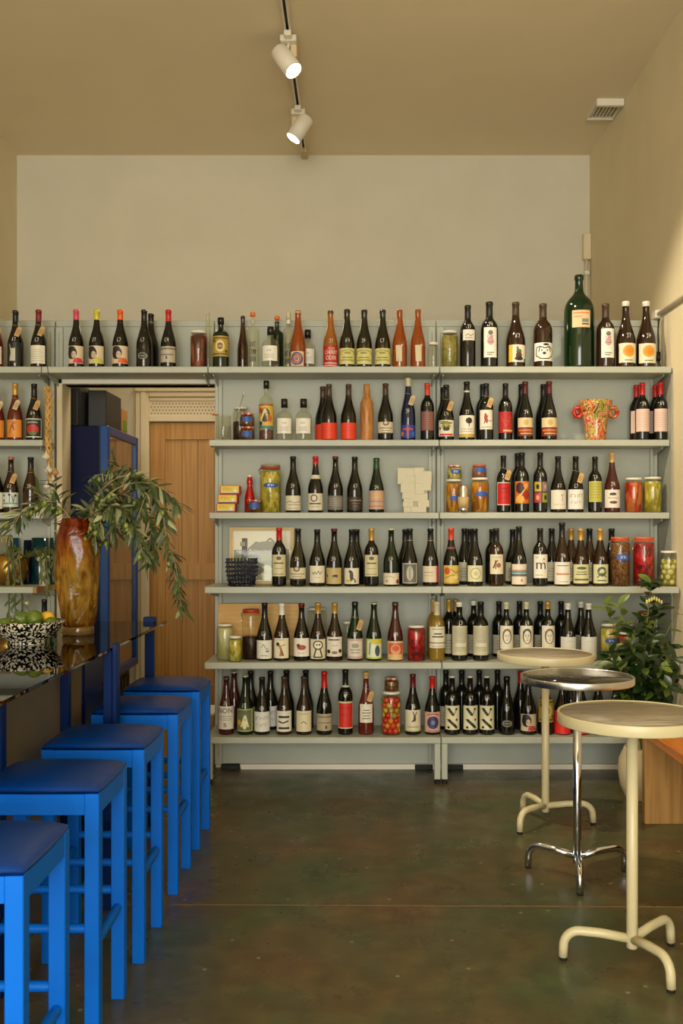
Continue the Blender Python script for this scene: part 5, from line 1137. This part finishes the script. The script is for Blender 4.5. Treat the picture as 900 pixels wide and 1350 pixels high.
SAU = veg('smoked_sausage', [(120, 50, 34), (90, 34, 24), (150, 84, 60), (70, 28, 20)], 26, (1, 1, .2))
HRB = veg('green_herbs', [(140, 130, 60), (120, 116, 50), (160, 150, 80)], 60, (1, 1, .5))
WHP = veg('white_pickles', [(196, 190, 140), (180, 176, 120), (206, 200, 160)], 22, (1, 1, .25))
LW_ = (222, 216, 200)
J(0, 262, 437, .047, SAU, .93, LW_, 'white lidded jar packed with reddish dried sausage over the doorway end')
J(0, 571, 452, .029, None, 0, LW_, 'small empty glass jar with white lid', name='glass_jar')
J(0, 592.5, 437, .046, HRB, .92, LW_, 'white lidded jar of green herbs')
J(1, 317, 537, .044, DRK, .62, (214, 206, 180), 'jar of dark sauce with a long spoon behind small jars', b=1)
J(1, 325.5, 563, .042, BRW, .9, (190, 50, 40), 'lower of two stacked small jars with blue labels', label=(.2, .65, BL, ''), d=5.43, gingham=True)
J(1, 325.5, 545, .042, BRW, .9, (190, 50, 40), 'upper of two stacked small jars with blue labels', label=(.3, .72, BL, ''), d=5.43, z0=PZ(563, 5.43)+.0005, gingham=True)
J(2, 335, 659, .041, BRW, .9, (190, 60, 50), 'small low jar with blue label before the red flask', label=(.3, .8, BL, ''), d=5.42, gingham=True)
J(2, 356.5, 613, .059, ART, .90, (150, 130, 100), 'large clamp lid jar of artichokes with blue label', clamp=True, label=(.52, .62, BL, 'BIO'), d=5.47)
J(2, 598, 632, .046, PEP, .93, LW_, 'tall jar of yellow peppers behind the silver can', label=(.36, .50, BL, ''), d=5.48)
J(2, 599, 613.5, .040, ART, .9, (190, 60, 50), 'small jar stacked above the silver can side pepper jar', label=(.35, .72, BL, 'BIO'), z0=PZ(632, 5.48)+.0005, d=5.48, gingham=True)
J(2, 632.5, 630, .050, PEP, .93, LW_, 'wide jar of yellow peppers beside the silver can', label=(.46, .60, BL, ''), d=5.465)
J(2, 631.5, 613, .041, M((150, 92, 56), .4), .95, (196, 80, 50), 'small terracotta coloured jar stacked on the wide pepper jar', label=(.38, .80, BL, ''), z0=PZ(630, 5.465)+.0005, d=5.465)
J(2, 835, 630, .049, CHI, .93, LW_, 'white lidded jar of red and orange chillies')
J(2, 860, 629, .050, ART, .93, LW_, 'white lidded jar of pale yellow pickle against the side wall')
J(3, 817, 708, .053, BRW, .93, (206, 92, 44), 'orange clamp lid jar of brown preserve with blue label', clamp=True, label=(.52, .66, BL, 'BIO'))
J(3, 848.5, 708, .058, RED, .93, (206, 92, 44), 'orange clamp lid jar of bright red preserve', clamp=True)
J(3, 881, 726, .047, HRB, .84, LW_, 'white lidded jar of green olives at the shelf end', balls=(.017, [(176, 172, 90), (196, 190, 110), (150, 140, 50)]))
J(4, 296.5, 822, .045, WHP, .95, LW_, 'white lidded jar of white asparagus before the timber board', d=5.36)
J(4, 310, 838, .036, ART, .93, LW_, 'small white lidded jar of yellow pieces, lowest before the board', d=5.285)
J(4, 331, 803, .050, DRK, .48, (170, 60, 40), 'tall red lidded jar half full of dark cherries', d=5.38, clamp=True)
J(4, 418, 801, .055, HRB, .3, LW_, 'wide glass jar with white lid behind the gold capsuled bottles', b=1)
J(4, 458, 819, .028, None, 0, LW_, 'small glass jar behind the tagged green bottle', b=1, name='glass_jar')
J(4, 548.5, 824, .049, RED, .97, LW_, 'white lidded jar of deep red cherries')
J(4, 802, 822, .046, PICK, .93, LW_, 'white lidded jar of mixed vegetable pickle with blue label', label=(.48, .62, BL, 'MIX'))
J(4, 824, 833, .038, RED, .93, LW_, 'small jar of bright red peppers among the plant leaves', label=(.42, .64, BL, ''), balls=(.013, [(206, 30, 26), (186, 24, 22), (214, 60, 40)]))
J(4, 828, 822, .040, DRK, .93, LW_, 'dark jar behind the small red pepper jar', b=1)
J(4, 852, 806, .050, DRK, .93, (130, 90, 60), 'tall dark jar half hidden by the plant', d=5.40, clamp=True)
TOM = [(190, 36, 20), (214, 130, 40), (196, 170, 50), (206, 70, 30), (150, 140, 40)]
J(5, 515.5, 911, .056, M((150, 60, 24), .3), .95, LW_, 'large jar of red, orange and yellow cherry tomatoes', balls=(.017, TOM))
J(5, 515.8, 893, .040, BRW, .92, (190, 50, 40), 'small checked lid jar standing on the tomato jar', z0=PZ(911, FD[5])+.0005, gingham=True)

# ---------------------------------------------------------------- other shelf things
# wooden bottle
p = FD[1]; e = E('wooden_bottle', 'turned wooden bottle with striped grain on the second shelf', 'bottle', (PX(483.3, p), p, ROWZ[1]))
WD = noisy('olive_wood', [(.3, (132, 78, 32)), (.5, (184, 122, 60)), (.75, (206, 150, 84))], 4, 5, .45, stretch=(22, 22, 2), dist=.8)
H = PZ(507, p)-ROWZ[1]; MB().lathe([(0, 0), (.034, 0), (.0355, .004), (.0365, H*.55), (.034, H*.68), (.024, H*.74), (.018, H*.78), (.0165, H*.97), (.0155, H), (0, H)], WD, 28).build('body', e)
MB().lathe([(0, H*.985), (.0172, H*.985), (.0165, H+.001), (0, H+.001)], WD, 20).build('stopper', e)
# crystal mixing glass
p = 5.45; e = E('mixing_glass', 'cut crystal mixing glass at the doorway end of the second shelf', 'glass', (PX(294.5, p), p, ROWZ[1]))
CUT = glassy('cut_glass', (253, 252, 247), .06, 1.5)
MB().lathe([(0, .006), (.040, .0), (.042, .006), (.042, .07), (.042, .138), (.039, .138), (.038, .012), (0, .012)], CUT, 32).build('bowl', e)
m = MB()
for i in range(12):
    for s in (-1, 1):
        m.tube([(.0432*cos(2*pi*(i+s*t/6*1.6)/12), .0432*sin(2*pi*(i+s*t/6*1.6)/12), .01+.07*t/6) for t in range(7)], .0010, CUT, 4, False)
m.build('cut_facets', e)
c = MB(); c.box(-.052, -.018, -.02, .004, .128, .133, M((206, 130, 60), .6), .001); 
e2 = E('dried_citrus', 'curl of dried citrus on the rim of the mixing glass', 'garnish', (PX(284, p), p-.02, ROWZ[1]+.1385))
MB().lathe([(.004, 0), (.016, 0), (.017, .002), (.016, .004), (.004, .004), (.004, 0)], M((196, 170, 130), .6), 18).build('slice', e2); MB().lathe([(.016, -.0004), (.018, .0), (.018, .004), (.016, .0045)], M((206, 120, 50), .5), 18).build('rind', e2)
# spoon in the sauce jar
sp = MB(); a0 = B3(309, 562, 5.50); a1 = B3(321, 519, 5.49); sp.tube([a0, a1], .0016, CHROME, 6); sp.ball(a1, .006, CHROME, 10, 6, (1.7, .6, .7))
T(sp.build('bar_spoon'), 'thin metal spoon sticking up out of the dark sauce jar', 'spoon')
# yellow tins
GRP = 'yellow tins on the third shelf'
for i, (x0, x1, yt, yb, lab) in enumerate(((285, 310, 663.5, 675.5, 'lowest yellow tin of the stack of three'), (287, 312.5, 651.3, 663.2, 'middle yellow tin of the stack of three'), (290, 315.5, 639.3, 651, 'topmost yellow tin of the stack of three'))):
    d0 = 5.41; X0, X1 = PX(x0, d0), PX(x1, d0); hh = .0485; zz = ROWZ[2]+i*hh+.0004*i
    e = E('fish_tin', lab+' on the third shelf', 'tin', (0, 0, 0), 0, GRP)
    MB().box(X0, X1, d0, d0+.09, zz, zz+hh, M((196, 40, 30), .4), .002).build('body', e)
    m = MB()
    def P(u, v, off, X0=X0, X1=X1, zz=zz): return ((X0+X1)/2+u*(X1-X0)*.46, d0-.0006-off, zz+.002+v*(hh-.004))
    draw(m, [('r', -1, .22, 1, 1, (222, 190, 40)), ('r', -1, .02, 1, .2, (70, 70, 90)), ('r', -1, .16, .9, .24, (210, 206, 190)), ('s', -.3, .52, 1.05, .28, 5, (190, 40, 26)), ('e', .6, .42, .2, .16, (226, 220, 200)), ('l', [(.5, .3), (.7, .75)], .03, (226, 220, 200))], P)
    m.build('printed_face', e)
# red swing-top flask
B(2, 329, 626, 'fla', 'red', 'w', None, 'red swing top sauce flask beside the yellow tins', R=.0285, d=5.50, name='sauce_flask', mk=False)
# silver can
e = E('drink_can', 'silver can with kraft label between the yellow pepper jars', 'can', (PX(610.5, 5.405), 5.405, ROWZ[2]))
SIL = M((206, 204, 196), .22, 1.); MB().lathe([(0, .004), (.022, 0), (.029, .010), (.0295, .014), (.0295, .125), (.024, .142), (.025, .146), (.023, .144), (0, .142)], SIL, 28).build('body', e)
MB().lathe([(.0298, .022), (.0301, .022), (.0301, .085), (.0298, .085)], M((186, 156, 104), .6), 28).build('label', e)
# tiled white vase
e = E('tile_vase', 'tapering vase built of overlapping off white tiles on the third shelf', 'vase', (PX(546, 5.49), 5.49, ROWZ[2]))
TW = M((204, 196, 168), .55); TW2 = M((184, 176, 148), .6); hv = PZ(617, 5.49)-ROWZ[2]
m = MB(); wb, wt, dd = .056, .082, .045
m.add([(-wb, -dd, 0), (wb, -dd, 0), (wb, dd, 0), (-wb, dd, 0), (-wt, -dd*1.1, hv*.93), (wt, -dd*1.1, hv*.93), (wt, dd*1.1, hv*.93), (-wt, dd*1.1, hv*.93)], [(3, 2, 1, 0), (4, 5, 6, 7), (0, 1, 5, 4), (1, 2, 6, 5), (2, 3, 7, 6), (3, 0, 4, 7)], TW2)
m.build('body', e)
tiles = [(-.095, .155, .052, .245, -.006), (-.048, .195, .01, .235, -.004), (-.005, .205, .048, .25, .002), (.0, .12, .088, .215, .004), (.035, .155, .092, .225, -.002), (-.07, .075, .0, .165, .003), (-.078, .11, -.03, .17, .005), (.0, .1, .05, .16, .007), (-.062, .0, -.01, .075, 0), (-.03, .06, .07, .105, .001), (.015, .03, .078, .068, .006), (-.022, .0, .062, .032, .008), (-.066, .03, -.028, .06, .006)]
for i, (x0, z0, x1, z1, o) in enumerate(tiles):
    t = MB(); t.box(min(x0, x1), max(x0, x1), -dd-.010-o*.5, -dd-.002+.004, min(z0, z1), min(max(z0, z1), hv), TW, .0015); t.build('tile', e)
# painted jug with two lug handles
e = E('painted_jug', 'wavy rimmed ceramic vessel splashed in colour with two ring handles', 'vase', (PX(785, 5.47), 5.47, ROWZ[1]))
def paint():
    m = bpy.data.materials.new('splash_glaze'); m.use_nodes = True; nt, N, L, b = nodes(m)
    tc = N.new('ShaderNodeTexCoord'); mp = N.new('ShaderNodeMapping'); mp.inputs['Scale'].default_value = (1.3, 1.3, .7); L.new(tc.outputs['Object'], mp.inputs[0])
    n = N.new('ShaderNodeTexNoise'); n.inputs['Scale'].default_value = 22; n.inputs['Detail'].default_value = 4; n.inputs['Distortion'].default_value = 1.5; L.new(mp.outputs[0], n.inputs['Vector'])
    cr = N.new('ShaderNodeValToRGB'); cr.color_ramp.interpolation = 'CONSTANT'; el = cr.color_ramp.elements
    cs = [(50, 50, 46), (196, 176, 50), (90, 110, 50), (206, 110, 40), (200, 186, 150), (190, 44, 30), (214, 120, 40), (60, 60, 60), (206, 190, 60)]
    el.remove(el[1]); el[0].position = 0; el[0].color = lin(cs[0])
    for i, c in enumerate(cs[1:]): q = el.new(.34+.045*i); q.color = lin(c)
    L.new(n.outputs['Fac'], cr.inputs[0]); L.new(cr.outputs[0], b.inputs['Base Color']); b.inputs['Roughness'].default_value = .12
    bp = N.new('ShaderNodeBump'); bp.inputs['Strength'].default_value = .5; L.new(n.outputs['Fac'], bp.inputs['Height']); L.new(bp.outputs[0], b.inputs['Normal'])
    return m
GLZ = paint(); hj = PZ(528, 5.47)-ROWZ[1]
prj = [(.0, .0), (.052, 0), (.056, .01), (.058, .05), (.062, .10), (.070, .14), (.080, .17), (.088, .20), (.091, hj), (.084, hj), (.078, .19), (.060, .13)]
MB().lathe(prj, GLZ, 48, wob=lambda a, z: (1+.03*sin(4*a+1)+.03*sin(7*a)*(z/.2)), sx=1, sy=.8).build('body', e)
for s in (-1, 1):
    h = MB(); n = 20
    cx, cz = (s*.098 if s < 0 else s*.096), hj-.065
    h.tube([(cx+.022*cos(2*pi*i/n)*1., .004*sin(i), cz+.026*sin(2*pi*i/n)) for i in range(n+1)], [.0105+.002*sin(i*2.1) for i in range(n+1)], M((186, 44, 26), .15) if s < 0 else noisy('handle_glaze', [(.35, (186, 44, 26)), (.5, (206, 120, 50)), (.6, (90, 80, 60))], 30, 3, .15), 10, False)
    if s < 0: h.ball((cx, -.002, cz), .018, M((120, 36, 24), .2), 12, 8, (1, .5, 1))
    h.build('handle', e)
# framed picture leaning on the fourth shelf
fz = ROWZ[3]; fx0, fx1 = PX(301, 5.50), PX(387, 5.50); fh = PZ(694.5, 5.53)-fz; fwid = fx1-fx0
e = E('picture_frame', 'pale wood framed landscape photograph leaning at the back of the fourth shelf', 'picture', ((fx0+fx1)/2, 5.505, fz)); e.rotation_euler = (-.12, 0, 0)
FW = noisy('frame_wood', [(.3, (206, 172, 110)), (.7, (220, 188, 126))], 6, 4, .5, stretch=(2, 8, 8)); m = MB(); b = .017; hw = fwid/2
m.box(-hw, hw, 0, .018, 0, b, FW, .001); m.box(-hw, hw, 0, .018, fh-b, fh, FW, .001); m.box(-hw, -hw+b, 0, .018, b, fh-b, FW, .001); m.box(hw-b, hw, 0, .018, b, fh-b, FW, .001)
m.build('frame', e)
m = MB(); m.box(-hw+b, hw-b, .009, .014, b, fh-b, M((232, 226, 208), .7)); m.build('mount', e)
def P(u, v, off): return (u*(hw-b)*.94, .0088-off, b+.006+v*(fh-2*b-.012))
m = MB(); draw(m, [('r', -1, .42, 1, 1, (236, 230, 214)), ('l', [(-.5, .62), (-.2, .78), (.05, .72), (.3, .86), (.6, .70), (1, .60)], .03, (130, 128, 118)), ('e', .2, .66, .6, .14, (150, 148, 136)), ('r', -1, .40, 1, .62, (150, 148, 136)), ('r', -1, .30, 1, .52, (120, 122, 84)), ('e', .1, .46, .5, .07, (150, 146, 96)), ('e', -.4, .44, .35, .09, (96, 100, 66)),
    ('r', -1, 0, 1, .32, (140, 136, 92)), ('e', .2, .15, .22, .16, (200, 194, 150)), ('e', -.3, .2, .4, .1, (84, 84, 60)), ('r', -.72, .45, -.52, .86, (40, 36, 30)), ('r', -.78, .7, -.60, .78, (150, 140, 120)), ('r', -.6, .52, -.48, .6, (60, 50, 40)), ('e', .65, .3, .3, .1, (110, 112, 70))], P, gloss=.3)
m.build('photograph', e)
m = MB(); m.box(-hw+b, hw-b, .0055, .0062, b, fh-b, glassy('picture_glass', (254, 254, 252), .02, 1.35)); m.build('glass', e)
# woven navy pot
e = E('woven_pot', 'navy blue openwork ceramic basket before the framed picture', 'pot', (PX(318.5, 5.335), 5.335, ROWZ[3]))
NB = M((16, 22, 42), .2); NB2 = M((22, 30, 56), .2); m = MB(); Hh = .142
for i in range(26):
    a = 2*pi*i/26; m.tube([(r*cos(a), r*sin(a), z) for r, z in ((.064, .002), (.072, .03), (.078, .08), (.079, Hh-.008), (.080, Hh))], .0036, NB, 6)
    m.ball((.080*cos(a), .080*sin(a), Hh), .0062, NB2, 8, 6)
m.build('stakes', e)
m = MB(); 
for k in range(6):
    z = .008+k*.0235; r = .066+.014*min(1, z/.08); n = 52
    m.tube([((r+.0045*(1 if (i+2*k) % 4 < 2 else -1))*cos(2*pi*i/n), (r+.0045*(1 if (i+2*k) % 4 < 2 else -1))*sin(2*pi*i/n), z) for i in range(n+1)], .0050, NB2, 6, False)
m.build('woven_bands', e); MB().lathe([(0, 0), (.062, 0), (.062, .006), (0, .006)], NB, 28).build('base', e)
# timber board leaning
e = E('timber_board', 'plain timber serving board leaning behind bottles and jars on the fifth shelf', 'board', (0, 5.515, ROWZ[4])); e.rotation_euler = (-.14, 0, 0)
PLY = noisy('plywood', [(.3, (198, 146, 60)), (.7, (218, 172, 84))], 4, 5, .5, stretch=(1.5, 10, 14), dist=.4)
MB().box(PX(287.5, 5.55), PX(394, 5.55), 0, .014, 0, PZ(795, 5.56)-ROWZ[4], PLY, .002).build('panel', e)
# ---------------- left bay row four: brass planter, candlestick, vases, book box
Z4 = ROWZ[3]
BR = M((176, 136, 66), .28, .9)
pc = (PX(12, 5.42), 5.42, Z4)
e = E('brass_planter', 'round brass planter with trailing green succulent beside teal vases', 'planter', pc)
MB().lathe([(0, 0), (.05, 0), (.075, .015), (.098, .05), (.106, .09), (.102, .13), (.088, .165), (.084, .165), (.098, .12), (.09, .05), (0, .03)], BR, 48).build('pot', e)
MB().lathe([(0, .14), (.092, .14), (.092, .145), (0, .146)], M((40, 30, 20), .9), 24).build('soil', e)
TRG = noisy('trailing_leaf', [(.3, (54, 66, 26)), (.7, (96, 104, 48))], 20, 3, .5)
random.seed(12)
for k, tgt in enumerate([((30, 842, 5.30)), ((20, 812, 5.28)), ((64, 782, 5.2)), ((72, 760, 5.25)), ((12, 835, 5.28)), ((55, 765, 5.2))]):
    q = B3(*tgt); q = [q[i]-pc[i] for i in range(3)]; s0 = [q[0]*.35, -.03, .15]; s1 = [q[0]*.8, -.12, .19]; s2 = [q[0]*.97, q[1], max(q[2]+.12, (q[2]+.15)*.5)]
    pts = interp([s0, s1, s2, q], 9); m = MB(); m.tube(pts, [.007*(1-.5*i/len(pts)) for i in range(len(pts))], TRG, 6)
    for i in range(3, len(pts)-1, 1):
        t = norm([pts[i+1][j]-pts[i][j] for j in range(3)])
        leaf(m, pts[i], [t[0]+random.uniform(-.9, .9), t[1]-.2, t[2]+random.uniform(-.4, .4)], random.uniform(.03, .055), .013, TRG, [0, -1, .3], .2, 4)
    m.build('trailing_stem', e)
e = E('candlestick', 'white turned candlestick before teal glass in the bay beside the doorway', 'candlestick', (PX(57, 5.33), 5.33, Z4))
MB().lathe([(0, 0), (.020, 0), (.020, .03), (.014, .034), (.012, .06), (.0125, .085), (.009, .10), (.010, .112), (.022, .118), (.022, .132), (.032, .134), (.033, .160), (.019, .163), (.018, .176), (0, .176)], M((222, 214, 196), .45), 28).build('stick', e)
TEAL = M((10, 74, 92), .15); TEALG = glassy('teal_glass', (60, 130, 130), .04, 1.5, .25, (20, 90, 100)); DGR = M((14, 50, 44), .2)
def tube_vase(x, top, d, R, mat, lab):
    e = E('glass_vase', lab, 'vase', (PX(x, d), d, Z4), 0, 'teal vases in the bay beside the doorway'); h = PZ(top, d)-Z4
    MB().lathe([(0, 0), (R*.95, 0), (R, .004), (R, h), (R-.003, h), (R-.004, .01), (0, .01)], mat, 28).build('body', e)
tube_vase(53, 709, 5.50, .046, TEALG, 'clear teal glass cylinder vase behind the white candlestick')
tube_vase(69.5, 709, 5.46, .014, DGR, 'narrow dark green cylinder at the outer end of the shelf')
tube_vase(21, 709, 5.56, .016, TEAL, 'slim bright teal cylinder rising behind the brass planter')
tube_vase(37, 712, 5.53, .024, M((16, 26, 40), .2), 'dark navy cylinder between brass planter and clear teal vase')
e = E('magazine_box', 'yellow lettered box lying behind the brass planter', 'box', (0, 0, 0)); zz = PZ(730, 5.585)
m = MB(); m.box(PX(-30, 5.58), PX(14, 5.58), 5.575, 5.598, Z4, Z4+.27, M((120, 116, 96), .6), .002); m.build('body', e)
m = MB()
def P(u, v, off): return (PX(-4, 5.57)+u*.105, 5.574-off, Z4+v*.27)
draw(m, [('s', .1, .84, 1.7, .12, 7, (206, 180, 30)), ('e', .5, .45, .3, .2, (40, 24, 16)), ('e', .5, .45, .2, .12, (200, 110, 50))], P); m.build('printed_face', e)
# ---------------- garlic braid
gp = 5.30
e = E('garlic_braid', 'braid of dried garlic hanging at the doorway edge', 'garlic', (PX(64, gp), gp, 0))
STRAW = noisy('straw', [(.3, (166, 120, 52)), (.7, (206, 164, 90))], 20, 4, .7)
zt, zb = PZ(510, gp), PZ(640, gp); n = 90
m = MB()
for s in range(3):
    pts = []
    for i in range(n+1):
        t = i/n; a = t*26+s*2*pi/3; w_ = .015*(1-.35*t)
        pts.append((w_*sin(a)+.004*sin(9*t)+(-.006+.012*t), -.010*cos(2*a)*.8, zt+(zb-zt)*t))
    m.tube(pts, [.0085*(1-.3*i/n) for i in range(n+1)], STRAW, 7)
m.build('straw_plait', e)
MB().tube([(-.03, .13, 2.2295), (-.025, .062, 2.230), (-.022, .054, 2.222), (-.018, .05, 2.19), (0, .0, zt+.005)], .0016, M((40, 30, 24), .8), 5).build('string', e)
GC = M((214, 198, 170), .55); GC2 = M((190, 130, 84), .7)
for (x, y, r) in ((61, 602, .021), (64, 620, .022), (73, 623, .016), (70, 634, .021), (62, 641, .018)):
    q = B3(x, y, gp-.02); q = [q[0]-PX(64, gp), q[1]-gp, q[2]]
    g = MB(); g.lathe([(0, -r*.85), (r*.5, -r*.8), (r*.95, -r*.35), (r, 0), (r*.8, r*.45), (r*.4, r*.8), (r*.2, r*1.2), (r*.12, r*1.6), (0, r*1.7)], GC if r != .016 else GC2, 20, tuple(q), wob=lambda a, z: 1+.06*abs(sin(3*a))); g.build('bulb', e)
